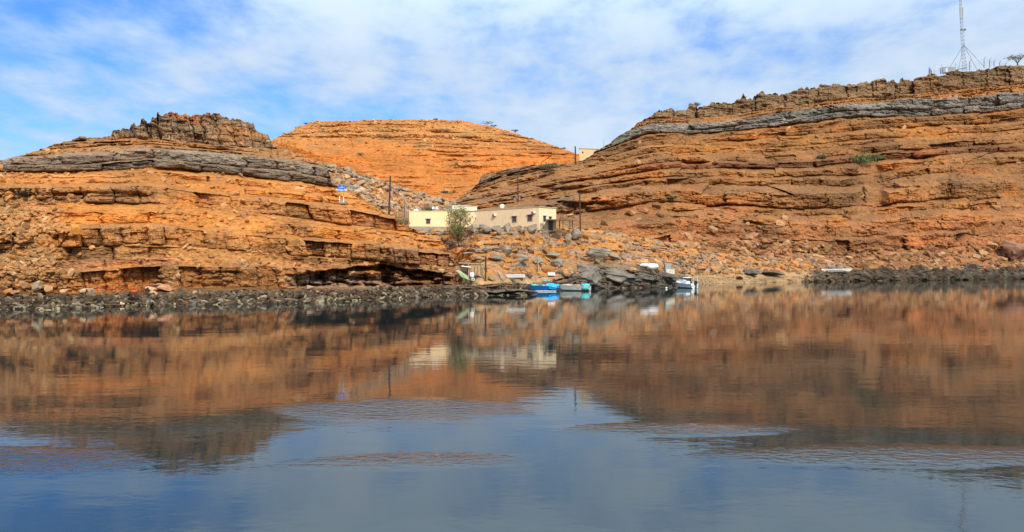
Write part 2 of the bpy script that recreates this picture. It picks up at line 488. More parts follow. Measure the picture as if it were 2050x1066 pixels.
    q = q + 0.06 * fbm(sg * 0 + zc / 0.5, j, q * 0.3, 2, seed + 44) + 0.22 * vnoise(q * 0.7, j, 0, seed + 4)
    cell = np.floor(q); fr = q - cell
    rb = hsh(cell, j, j * 0, seed + 31)
    rb2 = hsh(cell, j, j * 0 + 3, seed + 32)
    e = np.minimum(fr, 1 - fr) * BW
    infc = np.clip(u / np.maximum(ff, 0.05), 0, 1)
    rnd = 1 - np.abs(2 * infc - 1) ** 10
    rnd = np.where(u < ff, rnd, rnd)
    edge = 1 - np.exp(-(e / (0.16 * sc_)) ** 2)
    pr = prot[j] * sc_ ** 0.5 * (0.5 + 0.5 * rnd) * (0.6 + 0.6 * fbm(sg / (5 * sc_), j * 3.7, 0.2, 3, seed + 81)) + ba[j] * sc_ ** 0.5 * (rb - 0.5) * (0.3 + 0.7 * (u < ff))
    pr = pr - (rb2 < 0.10) * ba[j] * 1.1 * sc_ ** 0.5 * (u < ff)
    pr = pr - (1 - edge) * (0.30 + 0.5 * rb2) * sc_ ** 0.5 * (u < ff)
    # secondary joints inside a block
    q2 = sw / (BW * 0.37) + zc * 0.0 + ph * 2; f2 = q2 - np.floor(q2)
    r2 = hsh(np.floor(q2), j, j * 0 + 9, seed + 41)
    u2 = np.floor(infc * 2.999)
    r3 = hsh(np.floor(q2), j, u2 + 5, seed + 43)
    pr = pr + ba[j] * 0.30 * (r3 - 0.5) * sc_ ** 0.5 * (u < ff)
    u4 = np.floor(infc * 4.999); q5 = sw / (BW * 0.19) + r3 * 3
    pr = pr + ba[j] * 0.16 * (hsh(np.floor(q5), j, u4 + 15, seed + 47) - 0.5) * sc_ ** 0.5 * (u < ff)
    pr = pr * (1 - 0.85 * cover)
    X = (PY * 0 + (pxs - CX)[None] / F) * D
    bt = buttress * fbm(sg / butt_len, zc / (butt_len * 1.6), 1.7, 3, seed + 6)
    rg = rough * (fbm(X / (2.2 * sc_), D / (2.2 * sc_), zc / (1.1 * sc_), 5, seed + 8, 0.6)) * (0.5 + 0.9 * cover)
    # rills running down the covered slopes
    rg = rg - 0.5 * sc_ * cover * np.abs(fbm(sg / (5 * sc_), zc / (22 * sc_), 0.3, 3, seed + 13))
    disp = pr + bt + rg
    # broken, terraced stone: steps of noise rather than smooth swells
    t1 = fbm(sg / (3.6 * sc_), zc / (0.9 * sc_), 2.5, 4, seed + 101) * 3.2 + 40
    t1 = np.floor(t1) + sstep(t1 - np.floor(t1), 0.72, 1.0)
    t2 = fbm(sg / (1.5 * sc_), zc / (0.8 * sc_), 6.5, 3, seed + 107) * 2.6 + 40
    t2 = np.floor(t2) + sstep(t2 - np.floor(t2), 0.75, 1.0)
    gz = np.floor(zc / (0.55 * sc_) + 0.5 * vnoise(sg / (3 * sc_), 0, 0, seed + 111)); gs = np.floor(sg / (1.15 * sc_) + hsh(gz, gz * 0, gz * 0, seed) * 5 + 0.3 * vnoise(sg / sc_, gz, 0, seed + 112))
    t3 = hsh(gs, gz, gz * 0, seed + 113) - 0.5
    m3 = sstep(fbm(sg / (7 * sc_), zc / (3 * sc_), 4.4, 3, seed + 115), -0.1, 0.4)
    disp = disp + terr * sc_ ** 0.6 * ((t1 - 40) * 0.20 + (t2 - 40) * 0.15 + t3 * m3 * 0.60) * (1 - 0.72 * cover)
    if recess is not None: disp = disp - recess(pxs[None] + PY * 0, PY)
    nrm = np.sqrt(X * X + D * D)
    Xf = X - X / nrm * disp; Df = D - D / nrm * disp
    # colour of the stone itself
    jb = np.clip(j + np.where(fbm(sg / (4 * sc_), j * 2.1, 5.5, 3, seed + 91) > 0.25, 1, 0), 0, len(pal) - 1)
    jg = np.abs(pal[..., 0] - pal[..., 2]) < 0.08
    jb = np.where(jg[j] | jg[jb], j, jb)
    col = (0.65 * pal[j] + 0.35 * pal[jb]) * (0.80 + 0.45 * rb[..., None]) * (0.9 + 0.25 * r3[..., None])
    hue = fbm(sg / (6 * sc_), zc / (2.5 * sc_), 7.7, 4, seed + 15)[..., None]
    warm = np.array([0.60, 0.225, 0.05]); cool = np.array([0.15, 0.092, 0.052])
    isg = gmask[j] | (pal[j].sum(-1) < 0.56) & (np.abs(pal[j][..., 0] - pal[j][..., 2]) < 0.06)
    stain = np.clip(hue * 1.25, 0, 1) * np.where(isg[..., None], 0.12, 0.8)
    stain2 = np.clip(-hue, 0, 1) * np.where(isg[..., None], 0.3, 0.95)
    col = col * (1 - stain) + warm * stain
    col = col * (1 - stain2) + cool * stain2
    dm = np.clip(cover * 0.8 + (u > ff) * 0.35, 0, 1)[..., None]
    dcol = dst[j] * (0.9 + 0.25 * fbm(sg / (3 * sc_), zc / (2 * sc_), 2.2, 3, seed + 17)[..., None])
    col = col * (1 - dm) + dcol * dm
    if tint is not None: col = tint(col, pxs[None] + PY * 0, PY, wv, cover)
    V = np.stack([Xf, Df, zc], -1)
    # the far side of the hill
    if back == 'plateau': ts = [1, 3, 7, 13, 22, 45, 90, 160]; ds = [0.0, 0.05, 0.15, 0.4, 1.2, 5, 22, 60]
    else: ts = [0.6, 2, 5, 10, 20, 40, 70]; ds = [0.05, 0.3, 1.2, 3.2, 8, 20, 45]
    top = V[-1]
    dirv = top[:, :2] / np.linalg.norm(top[:, :2], axis=1, keepdims=True)
    rows = []; crow = []
    for t, d_ in zip(ts, ds):
        p = top.copy(); p[:, :2] += dirv * t * sc_ ** 0.5; p[:, 2] -= d_ * sc_ ** 0.5
        p[:, 2] = np.maximum(p[:, 2], -3.5)
        rows.append(p); crow.append(col[-1])
    V = np.concatenate([V, np.array(rows)]); colA = np.concatenate([col, np.array(crow)])
    nr, nc = V.shape[:2]
    idx = np.arange(nr * nc).reshape(nr, nc)
    fc = np.stack([idx[:-1, :-1], idx[:-1, 1:], idx[1:, 1:], idx[1:, :-1]], -1).reshape(-1, 4)
    o = mesh_np(name, V.reshape(-1, 3), fc, mat, np.clip(colA, 0.01, 0.9).reshape(-1, 3))
    tag(o, kind='structure')
    return dict(o=o, V=V[:nrow], PY=PY, px=pxs, w=wv, cover=cover, top=top, dir=dirv, cy=cy, col=col)


def at(h, px, py):
    i = int(np.argmin(np.abs(h['px'] - px)))
    j = int(np.argmin(np.abs(h['PY'][:, i] - py)))
    return Vector([float(a) for a in h['V'][j, i]])


def behind(h, px, t, dz=0.0):
    i = int(np.argmin(np.abs(h['px'] - px)))
    p = h['top'][i]; d = h['dir'][i]
    return Vector((float(p[0] + d[0] * t), float(p[1] + d[1] * t), float(p[2]) + dz))


def cols(a, b, step, lo, hi):
    """fine columns where the camera sees them, coarse beyond the frame"""
    l = list(np.arange(lo, a, 8.0)); m_ = list(np.arange(a, b, step)); h_ = list(np.arange(b, hi, 8.0))
    return np.array(l + m_ + h_)


# --- left headland
KL = [-500, -150, 0, 150, 300, 450, 600, 750, 900, 1000]
GL = [
    [640, 627, 620, 617, 612, 609, 606, 600, 594, 592],
    [604, 599, 595, 592, 588, 583, 581, 577, 568, 563],
    [560, 552, 547, 542, 536, 534, 537, 541, 546, 548],
    [520, 502, 500, 498, 495, 500, 514, 524, 532, 536],
    [480, 458, 455, 450, 449, 460, 474, 486, 500, 508],
    [440, 415, 412, 408, 408, 420, 438, 455, 476, 486],
    [400, 375, 372, 369, 368, 386, 402, 424, 452, 464],
    [380, 352, 346, 345, 336, 348, 366, 392, 425, 440],
    [352, 322, 317, 307, 296, 305, 322, 350, 385, 400],
    [335, 305, 300, 283, 280, 290, 300, 325, 360, 380],
    [250, 240, 235, 225, 215, 220, 240, 270, 310, 330],
]
OFL = [0, 6, 7.5, 9.5, 12, 17, 21.5, 27, 29.5, 35, 40]
TL = ['rubble', 'cliff', 'hang', 'bigblock', 'smooth', 'block', 'soft', 'grey', 'crag', 'crest']
crestL = ([-500, -150, 0, 60, 111, 157, 222, 226, 264, 280, 283, 297, 320, 343, 380, 413, 446, 480, 508, 512, 537, 545, 575, 615, 640, 656, 664, 700, 740, 778, 800, 850, 880, 905, 915, 922, 1000],
          [420, 368, 323, 306, 288, 277, 270, 259, 256, 250, 238, 238, 233, 229, 227, 231, 233, 241, 247, 262, 272, 288, 300, 316, 327, 340, 368, 388, 409, 430, 447, 468, 482, 512, 535, 562, 566])


def shoreL(px):
    y = poly(px, KL, GL[0]); return 5 * F / (y - 520)


def recL(px, py):
    # the dark undercut low down at the right end, and a smaller one to the left
    a = sstep(px, 560, 640) * (1 - sstep(px, 880, 915)); yt = np.interp(px, [560, 650, 760, 900], [550, 541, 529, 545]) + 3.0 * fbm(px / 14, 0, 0.2, 3, 203)
    m1 = a * sstep(py, yt, yt + 4) * (1 - sstep(py, 572, 580))
    b = sstep(px, 380, 400) * (1 - sstep(px, 470, 490)); m2 = b * sstep(py, 541, 545) * (1 - sstep(py, 574, 580))
    c = sstep(px, 755, 765) * (1 - sstep(px, 775, 785)) * sstep(py, 480, 490) * (1 - sstep(py, 530, 540))
    d = sstep(px, 165, 180) * (1 - sstep(px, 305, 315)) * sstep(py, 492, 495) * (1 - sstep(py, 505, 520))
    n = 0.75 + 0.5 * fbm(px / 22, py / 7, 0.1, 3, 201)
    return (6.0 * m1 + 0.9 * m2 + 1.5 * c + 0.5 * d) * n


def tintL(col, px, py, wv, cover):
    # the washed pale rock inside the undercut
    m = (sstep(px, 560, 610) * (1 - sstep(px, 770, 850)) * sstep(py, 546, 556) * (1 - sstep(py, 572, 582)))[..., None] * 0.75
    col = col * (1 - m) + np.array((0.40, 0.34, 0.28)) * m
    # tide band
    yb = np.interp(px, [0, 300, 900], [597, 592, 574])
    m = (sstep(py + 3 * fbm(px / 12, 0, 0, 3, 9), yb, yb + 6))[..., None]
    col = col * (1 - m) + np.array((0.095, 0.070, 0.047)) * m
    col = col * np.array((0.95, 0.84, 0.74))
    # the nose and the low ledges on the right are dark brown
    m = (sstep(px, 740, 800) * sstep(py, 486, 505) * (1 - sstep(py, 572, 578)))[..., None] * 0.6
    col = col * (1 - m) + np.array((0.20, 0.10, 0.055)) * m
    # loose tawny slope at the far left
    m = ((1 - sstep(px, 60, 150)) * (sstep(py, 370, 400)) * (1 - sstep(py, 560, 580)))[..., None] * 0.5
    col = col * (1 - m) + np.array((0.46, 0.26, 0.11)) * m
    return col


jagL = dict(steps=[(17.0, 9.0), (7.0, 5.0)], mask=lambda px: 0.25 + 0.75 * sstep(px, 215, 230) * (1 - sstep(px, 545, 600)) - 0.15 * sstep(px, 650, 700))
hillL = strata('hill_left', M['rock'], cols(-60, 925, 0.85, -500, 1000)[:-9], 560, KL, GL, crestL, OFL, shoreL, TL, 1.0, 5, jagL,
               warp=0.13, buttress=1.6, butt_len=16, rough=0.22, recess=recL, tint=tintL, slant=0.12,
               coverfn=lambda px, py: 0.9 * (1 - sstep(px, 70, 170)) * sstep(py, 365, 400) * (1 - sstep(py, 560, 590)) * sstep(fbm(px / 20, py / 14, 0.6, 3, 211), -0.5, 0.1))

# --- right hill
KR = [850, 900, 1000, 1150, 1300, 1450, 1600, 1750, 1900, 2050, 2300, 2700]
GR = [
    [584, 582, 580, 578, 572, 567, 565, 563, 561, 559, 556, 553],
    [562, 560, 555, 548, 550, 549, 547, 545, 543, 541, 538, 536],
    [503, 500, 500, 500, 505, 503, 508, 507, 505, 505, 505, 505],
    [467, 465, 462, 455, 450, 446, 448, 450, 447, 440, 435, 430],
    [447, 445, 440, 425, 415, 412, 418, 412, 405, 395, 385, 375],
    [432, 430, 415, 395, 378, 370, 373, 366, 356, 345, 335, 325],
    [417, 415, 395, 366, 345, 336, 335, 326, 314, 302, 290, 275],
    [407, 405, 378, 348, 320, 306, 300, 290, 278, 265, 250, 235],
    [402, 400, 366, 336, 295, 283, 275, 262, 250, 240, 225, 210],
    [396, 394, 355, 325, 270, 264, 252, 240, 226, 213, 200, 185],
    [388, 386, 347, 305, 249, 243, 222, 209, 193, 179, 165, 150],
    [382, 380, 340, 295, 240, 229, 213, 197, 181, 168, 150, 135],
    [362, 360, 320, 240, 215, 185, 165, 150, 135, 125, 110, 95],
]
OFR = [0, 8, 20, 26, 38, 50, 60, 70, 77, 84, 87, 96, 104]
TR = ['r_sand', 'r_scree', 'r_wall', 'r_orange', 'r_stripe', 'r_stripe2', 'r_maroon', 'r_yellow', 'r_brown', 'r_grey', 'r_crag', 'r_crest']
crestR = ([850, 900, 925, 945, 958, 964, 1000, 1040, 1100, 1150, 1172, 1199, 1225, 1263, 1281, 1304, 1319, 1375, 1405, 1443, 1470, 1477, 1488, 1495, 1525, 1582, 1608, 1627, 1690, 1749, 1794, 1830, 1870, 1915, 1960, 2005, 2050, 2300, 2700],
          [420, 412, 396, 378, 368, 352, 344, 338, 331, 326, 320, 303, 283, 258, 247, 237, 228, 218, 212, 202, 200, 192, 193, 203, 192, 187, 180, 177, 174, 168, 163, 158, 152, 144, 140, 134, 134, 118, 100])


def shoreR(px):
    return np.interp(px, [850, 1000, 1150, 1300, 1450, 1600, 1750, 1900, 2050, 2300, 2700], [152, 150, 148, 156, 170, 177, 185, 194, 204, 221, 250])


def tintR(col, px, py, wv, cover):
    m = (sstep(px, 1230, 1180 - 0.01) if False else (1 - sstep(px, 1120, 1290)))[..., None] * 0.45
    g_ = sstep(fbm(px / 30, py / 9, 0, 3, 77), -0.1, 0.5)[..., None]
    col = col * (1 - m) + (np.array((0.24, 0.19, 0.12)) * g_ + np.array((0.42, 0.24, 0.11)) * (1 - g_)) * m
    m = (sstep(px, 1600, 1700) * sstep(py, 541, 546))[..., None] * 0.85
    col = col * (1 - m) + np.array((0.10, 0.085, 0.06)) * m
    # redder scree near the foot
    m = (sstep(fbm(px / 60, py / 18, 0, 3, 78), 0.1, 0.6) * sstep(py, 380, 430))[..., None] * 0.5
    col = col * (1 - m) + np.array((0.50, 0.21, 0.09)) * m
    m = (sstep(px, 1600, 1700) * sstep(py, 541, 546))[..., None] * 0.95
    col = col * (1 - m) + np.array((0.07, 0.058, 0.042)) * m
    return col * np.where(((wv > 9) & (wv < 10))[..., None], np.array((0.98, 0.93, 0.84)), np.array((0.90, 0.74, 0.58)))


def covR(px, py):
    n = fbm(px / 26, py / 10, 0.4, 4, 83)
    a = (1 - sstep(px, 1120, 1300)) * 0.85 * sstep(n, -0.2, 0.4)
    b = 0.8 * sstep(px, 1380, 1450) * (1 - sstep(px, 1560 + (py - 400) * 0.6, 1640 + (py - 400) * 0.6)) * sstep(py, 395, 440) * sstep(n, -0.4, 0.2)
    return np.maximum(a, b) * 0.95


jagR = dict(steps=[(26.0, 11.0), (9.0, 6.0)], mask=lambda px: 0.3 + 0.7 * sstep(px, 1290, 1400) - 0.6 * sstep(px, 1790, 1850))
hillR = strata('hill_right', M['rock_right'], cols(900, 2070, 1.0, 850, 2700), 560, KR, GR, crestR, OFR, shoreR, TR, 1.9, 23, jagR,
               warp=0.2, buttress=4.5, butt_len=34, rough=0.6, back='plateau', tint=tintR, slant=0.05, coverfn=covR, terr=1.15)

# --- table hill behind
KM = [300, 540, 700, 900, 1100, 1300, 1500]
GM = [[430, 430, 430, 430, 430, 430, 430], [385, 385, 388, 392, 380, 375, 370], [345, 345, 350, 358, 350, 345, 340], [310, 308, 310, 318, 315, 318, 318],
      [284, 280, 280, 284, 288, 300, 300], [262, 258, 258, 260, 268, 290, 290], [246, 244, 242, 242, 250, 280, 280], [200, 200, 200, 200, 200, 240, 240]]
TYPES['m_slope'] = (4, 0.40, 0.7, 6.0, 0.8, 0.58, [(0.60, 0.215, 0.045), (0.54, 0.19, 0.045), (0.56, 0.24, 0.07)], (0.62, 0.22, 0.045))
TYPES['m_band'] = (3, 0.55, 0.9, 5.0, 0.9, 0.50, [(0.52, 0.27, 0.09), (0.60, 0.30, 0.09), (0.40, 0.21, 0.09)], (0.62, 0.30, 0.09))
TYPES['m_cap'] = (1, 0.9, 0.8, 5.0, 1.0, 0.1, [(0.32, 0.22, 0.12)], BR2)
crestM = ([300, 543, 566, 600, 620, 673, 740, 805, 872, 931, 971, 1021, 1071, 1120, 1150, 1250, 1500], [330, 281, 269, 253, 245, 242, 240, 239, 240, 242.5, 252, 265, 280, 296, 308, 330, 350])
jagM = dict(steps=[(14.0, 1.2), (5.0, 1.0)], mask=lambda px: 0.9 + px * 0)


def tintM(col, px, py, wv, cover):
    top = (1 - sstep(py, 262, 330))[..., None]
    col = col * (1 - top * 0.55) + np.array((0.54, 0.26, 0.085)) * top * 0.55
    m = (sstep(fbm(px / 24, py / 14, 0, 4, 91), 0.25, 0.8))[..., None] * 0.45
    return (col * (1 - m) + np.array((0.38, 0.26, 0.12)) * m) * np.array((0.96, 0.84, 0.74))


hillM = strata('hill_behind', M['rock_far'], cols(500, 1240, 1.0, 300, 1500), 300, KM, GM, crestM, [0, 22, 42, 60, 78, 92, 102, 110],
               lambda p: 315 + 0 * p, ['m_slope', 'm_slope', 'm_slope', 'm_slope', 'm_band', 'm_band', 'm_cap'], 2.6, 31, jagM,
               warp=0.2, buttress=5.0, butt_len=60, rough=0.9, terr=1.1, back='plateau', tint=tintM)

# --- orange saddle behind the left crest
KS = [480, 540, 620, 700, 800, 900, 960]
crestS = ([480, 540, 552, 580, 620, 660, 700, 760, 820, 880, 960], [300, 284, 283, 292, 305, 320, 338, 362, 380, 395, 410])
hillS = strata('saddle_slope', M['rock_far'], cols(480, 960, 1.2, 460, 965), 90, KS,
               [[440] * 7, [400, 400, 405, 420, 425, 430, 435], [370, 372, 380, 390, 405, 415, 425], [300, 300, 320, 350, 370, 390, 400]], crestS, [0, 8, 16, 30],
               lambda p: np.interp(p, [480, 700, 960], [170, 200, 270]), ['m_slope', 'm_slope', 'm_slope'], 1.6, 44, jagM, buttress=2, butt_len=30, rough=0.4,
               tint=lambda c, px, py, w_, cv: c * 0.45 + np.array((0.66, 0.21, 0.04)) * 0.55)

# --- grey ledgy slope on the left of the valley
KV = [600, 650, 700, 750, 800, 850, 900, 1000]
GV = [[470, 470, 470, 470, 480, 485, 480, 470], [380, 388, 408, 436, 452, 455, 452, 446], [352, 366, 384, 410, 428, 436, 438, 436], [341, 352, 368, 392, 410, 420, 424, 424],
      [333, 340, 352, 375, 394, 405, 412, 414], [326, 330, 340, 358, 378, 391, 402, 408], [310, 315, 320, 340, 360, 375, 385, 395]]
TYPES['v_rub'] = (3, 0.4, 0.5, 2.0, 0.9, 0.5, [BR2, OR, GY], OR)
TYPES['v_grey'] = (2, 0.7, 0.9, 2.2, 0.9, 0.15, [GY, GYD, (0.24, 0.20, 0.14)], TAN)
crestV = ([600, 650, 700, 740, 770, 800, 850, 900, 925, 960, 1000], [322, 331, 343, 354, 366, 380, 393, 403, 416, 440, 468])
hillV = strata('valley_slope', M['rock'], cols(600, 1000, 0.8, 590, 1005), 240, KV, GV, crestV, [0, 10, 18, 24, 30, 36, 40],
               lambda p: np.interp(p, [600, 700, 800, 940, 1000], [110, 128, 142, 160, 164]), ['v_rub', 'v_rub', 'v_grey', 'v_rub', 'v_grey', 'v_grey'], 1.2, 52,
               dict(steps=[(9.0, 4.0), (4.0, 3.0)], mask=lambda px: 0.8 + px * 0), buttress=1.2, butt_len=12, rough=0.45, slant=0.5)

# --- ground of the cove, up to the terrace of the houses
KC = [740, 800, 850, 900, 1000, 1060, 1100, 1200, 1300, 1350, 1420, 1520, 1620, 1700]
GC = [
    [600, 598, 595, 593, 591, 583, 580, 578, 577, 573, 568, 566, 565, 564],
    [585, 584, 582, 578, 570, 570, 566, 534, 545, 558, 556, 554, 553, 552],
    [575, 570, 566, 561, 556, 557, 552, 522, 534, 549, 548, 547, 546, 545],
    [550, 545, 540, 535, 535, 535, 530, 512, 520, 535, 538, 540, 540, 540],
    [520, 515, 508, 500, 503, 505, 500, 492, 500, 508, 520, 525, 530, 532],
    [480, 476, 472, 468, 470, 468, 464, 470, 485, 495, 510, 518, 525, 530],
    [470, 468, 462, 458, 458, 456, 455, 462, 478, 490, 506, 515, 523, 528],
]
OFC = [0, 1.0, 3.5, 8, 12.5, 17, 18.5]
TYPES['c_quay'] = (3, 0.75, 0.5, 2.6, 1.0, 0.0, [DARK, GYD, (0.09, 0.08, 0.065)], (0.12, 0.10, 0.07))
TYPES['c_low'] = (2, 0.4, 0.1, 2.5, 0.3, 0.7, [TAN, BR2], TAN)
TYPES['c_mix'] = (3, 0.4, 0.4, 2.2, 0.7, 0.50, [OR, OR2, GY], OR)
TYPES['c_top'] = (2, 0.4, 0.4, 2.2, 0.7, 0.6, [GY, OR, TAN], OR2)
crestC = (KC, [g - 2 for g in GC[6]])


def shoreC(px):
    return 5 * F / (poly(px, KC, GC[0]) - 520) + 16 * (1 - sstep(px, 885, 965))


def tintC(col, px, py, wv, cover):
    g_ = (sstep(fbm(px / 22, py / 9, 0, 4, 61), 0.05, 0.5) * sstep(wv, 1.8, 2.6))[..., None] * 0.65
    col = col * (1 - g_) + np.array((0.25, 0.225, 0.175)) * g_
    m = (sstep(px, 1370, 1400) * (1 - sstep(wv, 1.7, 2.3)))[..., None] * 0.9    # sand beach
    col = col * (1 - m) + np.array((0.42, 0.27, 0.135)) * m
    m = (sstep(px, 1580, 1690) * (1 - sstep(wv, 1.2, 2.3)))[..., None] * 0.8
    col = col * (1 - m) + np.array((0.09, 0.07, 0.05)) * m
    m = (sstep(px, 1120, 1170) * (1 - sstep(px, 1350, 1370)) * (1 - sstep(wv, 1.9, 2.2)))[..., None] * 0.8
    col = col * (1 - m) + np.array((0.115, 0.10, 0.08)) * (1.0 + 0.5 * fbm(px / 9, py / 5, 0, 3, 64))[..., None] * m
    return col


hillC = strata('cove_ground', M['rock'], cols(740, 1700, 1.0, 735, 1704), 260, KC, GC, crestC, OFC, shoreC, ['c_quay', 'c_low', 'c_mix', 'c_mix', 'c_mix', 'c_top'], 1.0, 66,
               dict(steps=[(9.0, 1.0)], mask=lambda px: 0.6 + px * 0), warp=0.2, buttress=0.6, butt_len=14, rough=0.35, back='plateau', tint=tintC, coverfn=lambda px, py: sstep(px, 1360, 1390) * 0.97 + 0 * py)

# ------------------------------------------------------------------ rocks
def ico(sub):
    bm = bmesh.new(); bmesh.ops.create_icosphere(bm, subdivisions=sub, radius=1.0)
    v = np.array([x.co[:] for x in bm.verts]); f = np.array([[a.index for a in p.verts] for p in bm.faces]); bm.free()
    return v, f


def chip(v, r, n=9, lo=0.5, hi=0.85, flat=False):
    v = v.copy()
    for i in range(n):
        d = r.normal(size=3)
        if flat and i < 2: d = np.array([r.normal() * 0.15, r.normal() * 0.15, 1.0 if i == 0 else -1.0])
        d /= np.linalg.norm(d); h = r.uniform(lo, hi)
        t = v @ d; k = t > h
        v[k] -= (t[k] - h)[:, None] * d
    return v


ICO1, ICO2, ICO4 = ico(1), ico(2), ico(4)
rp = np.random.default_rng(3)
PROTO = [chip(ICO2[0], rp, 9, 0.42, 0.8, True) for _ in range(10)]
PROTO1 = [chip(ICO1[0], rp, 5, 0.5, 0.85, True) for _ in range(10)]


def rotm(r, tilt=0.5):
    a = r.uniform(0, 6.283); t = r.normal() * tilt; t2 = r.normal() * tilt
    return np.array((Matrix.Rotation(a, 3, 'Z') @ Matrix.Rotation(t, 3, 'X') @ Matrix.Rotation(t2, 3, 'Y')))


def rubble(name, label, mat, pts, sizes, cols_, seed, flat=0.6, protos=None, faces=None, tilt=0.5, stretch=1.5):
    r = np.random.default_rng(seed)
    protos = protos if protos is not None else PROTO1; fcs = ICO1[1] if faces is None else faces
    vs = []; fs = []; cs = []; n = 0
    for p, s_, c in zip(pts, sizes, cols_):
        v = protos[r.integers(0, len(protos))] * np.array([s_ * r.uniform(1, stretch), s_ * r.uniform(0.7, 1.1), s_ * flat * r.uniform(0.7, 1.3)])
        v = v @ rotm(r, tilt).T + p
        vs.append(v); fs.append(fcs + n); cs.append(np.repeat(np.asarray(c)[None], len(v), 0)); n += len(v)
    o = mesh_np(name, np.concatenate(vs), np.concatenate(fs), mat, np.concatenate(cs))
    return tag(o, label, 'rubble', kind='stuff')


def scatter(h, n, seed, weight, smin, smax, power=2.6, pal=(OR, TAN, BR2), lift=0.15, bright=1.15):
    r = np.random.default_rng(seed)
    wgt = weight(h['px'][None] + h['PY'] * 0, h['PY'], h['w'], h['cover']).astype(float)
    # even by area on the ground rather than by grid cell
    pr = (wgt / wgt.sum()).ravel()
    k = r.choice(len(pr), n, p=pr)
    pts = h['V'].reshape(-1, 3)[k].copy()
    sz = smin + (smax - smin) * r.random(n) ** power
    pts[:, 2] += sz * lift
    pts[:, :2] += r.normal(size=(n, 2)) * 0.1
    pal = np.array(pal); base = h['col'].reshape(-1, 3)[k]
    c = pal[r.integers(0, len(pal), n)]
    c = (0.55 * c + 0.45 * base) * (bright * r.uniform(0.7, 1.3, n))[:, None]
    return pts, sz, np.clip(c, 0.02, 0.8)


vis = lambda px: (px > -40) & (px < 2090)
LT = (0.60, 0.38, 0.20)
a_ = scatter(hillL, 5200, 1, lambda px, py, w_, cv: vis(px) * (w_ > 1.2) * (0.04 + cv) * (1 + 2.5 * (px < 150) + 4 * ((w_ < 2.2) & (px > 60) & (px < 360))), 0.06, 0.6, 6.0, (OR, TAN, BR2, BR2), bright=1.0)
rubble('scree', 'loose orange stones lying on the ledges of the left headland', M['rubble'], *a_, 5)
a_ = scatter(hillR, 9000, 2, lambda px, py, w_, cv: vis(px) * (w_ > 0.7) * (0.03 + 0.35 * cv) * (1 + 14 * ((w_ < 2.3) & (w_ > 0.8))) * (1 + 3.0 * sstep(px, 1300, 1400) * (1 - sstep(px, 1600, 1700)) * (w_ < 3.6)), 0.18, 1.5, 5.0, (PK, TAN, BR2, BR2, LT), bright=0.85)
rubble('scree', 'broken brown stones strewn over the slope of the right hill', M['rubble'], *a_, 6)
a_ = scatter(hillM, 1500, 3, lambda px, py, w_, cv: vis(px) * (0.15 + (w_ > 4)), 0.25, 1.2, 4.0, (OR, TAN, BR))
rubble('scree', 'small stones scattered on the orange table hill', M['rubble'], *a_, 7)
a_ = scatter(hillV, 2600, 4, lambda px, py, w_, cv: 0.3 + (w_ > 1), 0.2, 1.0, 3.0, (GY, GY, TAN, BR2))
rubble('scree', 'grey and tan stones on the ledgy left side of the valley', M['rubble'], *a_, 8)
a_ = scatter(hillC, 3200, 5, lambda px, py, w_, cv: vis(px) * (w_ > 1.6) * (1.0 + 0 * cv) * (1 + 1.5 * (px > 1350)), 0.08, 0.95, 5.0, (OR, BR2, GY, GY, BR2), bright=0.9)
rubble('scree', 'stones littering the rising ground of the cove below the houses', M['rubble'], *a_, 9)


# dark tide rocks with a pale crust close to the water
def shore_points(n, seed, pxr, kn, gy, width, smin, smax):
    r = np.random.default_rng(seed)
    px = r.uniform(*pxr, n); y = np.interp(px, kn, gy); D0 = 5 * F / (y - 520)
    D0 = D0 + 1.6 * vnoise(px / 26, 0, 0, seed) + 0.8 * vnoise(px / 8, 0, 0, seed + 1)
    t = r.random(n) ** 0.8 * width
    D = D0 - 1.2 + t
    z = np.clip((t - 1.2) * 0.20, -0.15, None) + r.uniform(-0.1, 0.15, n)
    pts = np.stack([(px - CX) / F * D, D, z], -1)
    sz = smin + (smax - smin) * r.random(n) ** 2.5
    pale = (z < 0.36 + 0.2 * vnoise(px / 20, 0, 0, 5)) & (r.random(n) < 0.33)
    c = np.where(pale[:, None], np.array((0.25, 0.20, 0.12)), np.array((0.080, 0.050, 0.027)))
    brn = (z > 0.55) & (r.random(n) < 0.45)
    c = np.where(brn[:, None], np.array((0.16, 0.115, 0.07)), c)
    return pts, sz, c * (0.5 + 1.1 * r.random(n) ** 1.5)[:, None]


a_ = shore_points(9000, 31, (-60, 1052), KL, GL[0], 5.6, 0.07, 0.55)
rubble('shore_rocks', 'dark tide rocks with pale barnacle crust along the left shore', M['shore'], *a_, 15, flat=0.55, tilt=0.6, stretch=2.4)
a2_ = scatter(hillL, 3000, 34, lambda px, py, w_, cv: vis(px) * (w_ < 0.75), 0.06, 0.5, 3.0, ((0.13, 0.08, 0.045), DARK, (0.17, 0.12, 0.075), (0.24, 0.2, 0.14)), bright=1.0, lift=0.2)
rubble('shore_rocks', 'brown and black blocks on the shelf at the foot of the left cliff', M['shore'], *a2_, 18, flat=0.6)
a_ = shore_points(1300, 32, (1080, 1380), KC, GC[0], 3.5, 0.10, 0.5)
a_[2][:] *= 0.8
rubble('shore_rocks', 'low dark rocks at the water along the cove between the moored boats', M['shore'], *a_, 16, flat=0.6)
a_ = scatter(hillR, 3200, 33, lambda px, py, w_, cv: vis(px) * sstep(px, 1610, 1760) * (w_ < 0.85), 0.2, 1.8, 4.0, (DARK, DARK, (0.10, 0.08, 0.055), (0.14, 0.11, 0.07)), bright=1.0, lift=0.2)
a3_ = scatter(hillC, 700, 36, lambda px, py, w_, cv: sstep(px, 1600, 1690) * (w_ < 2.2), 0.15, 1.0, 3.0, (DARK, (0.10, 0.08, 0.055), (0.14, 0.11, 0.07)), bright=0.8)
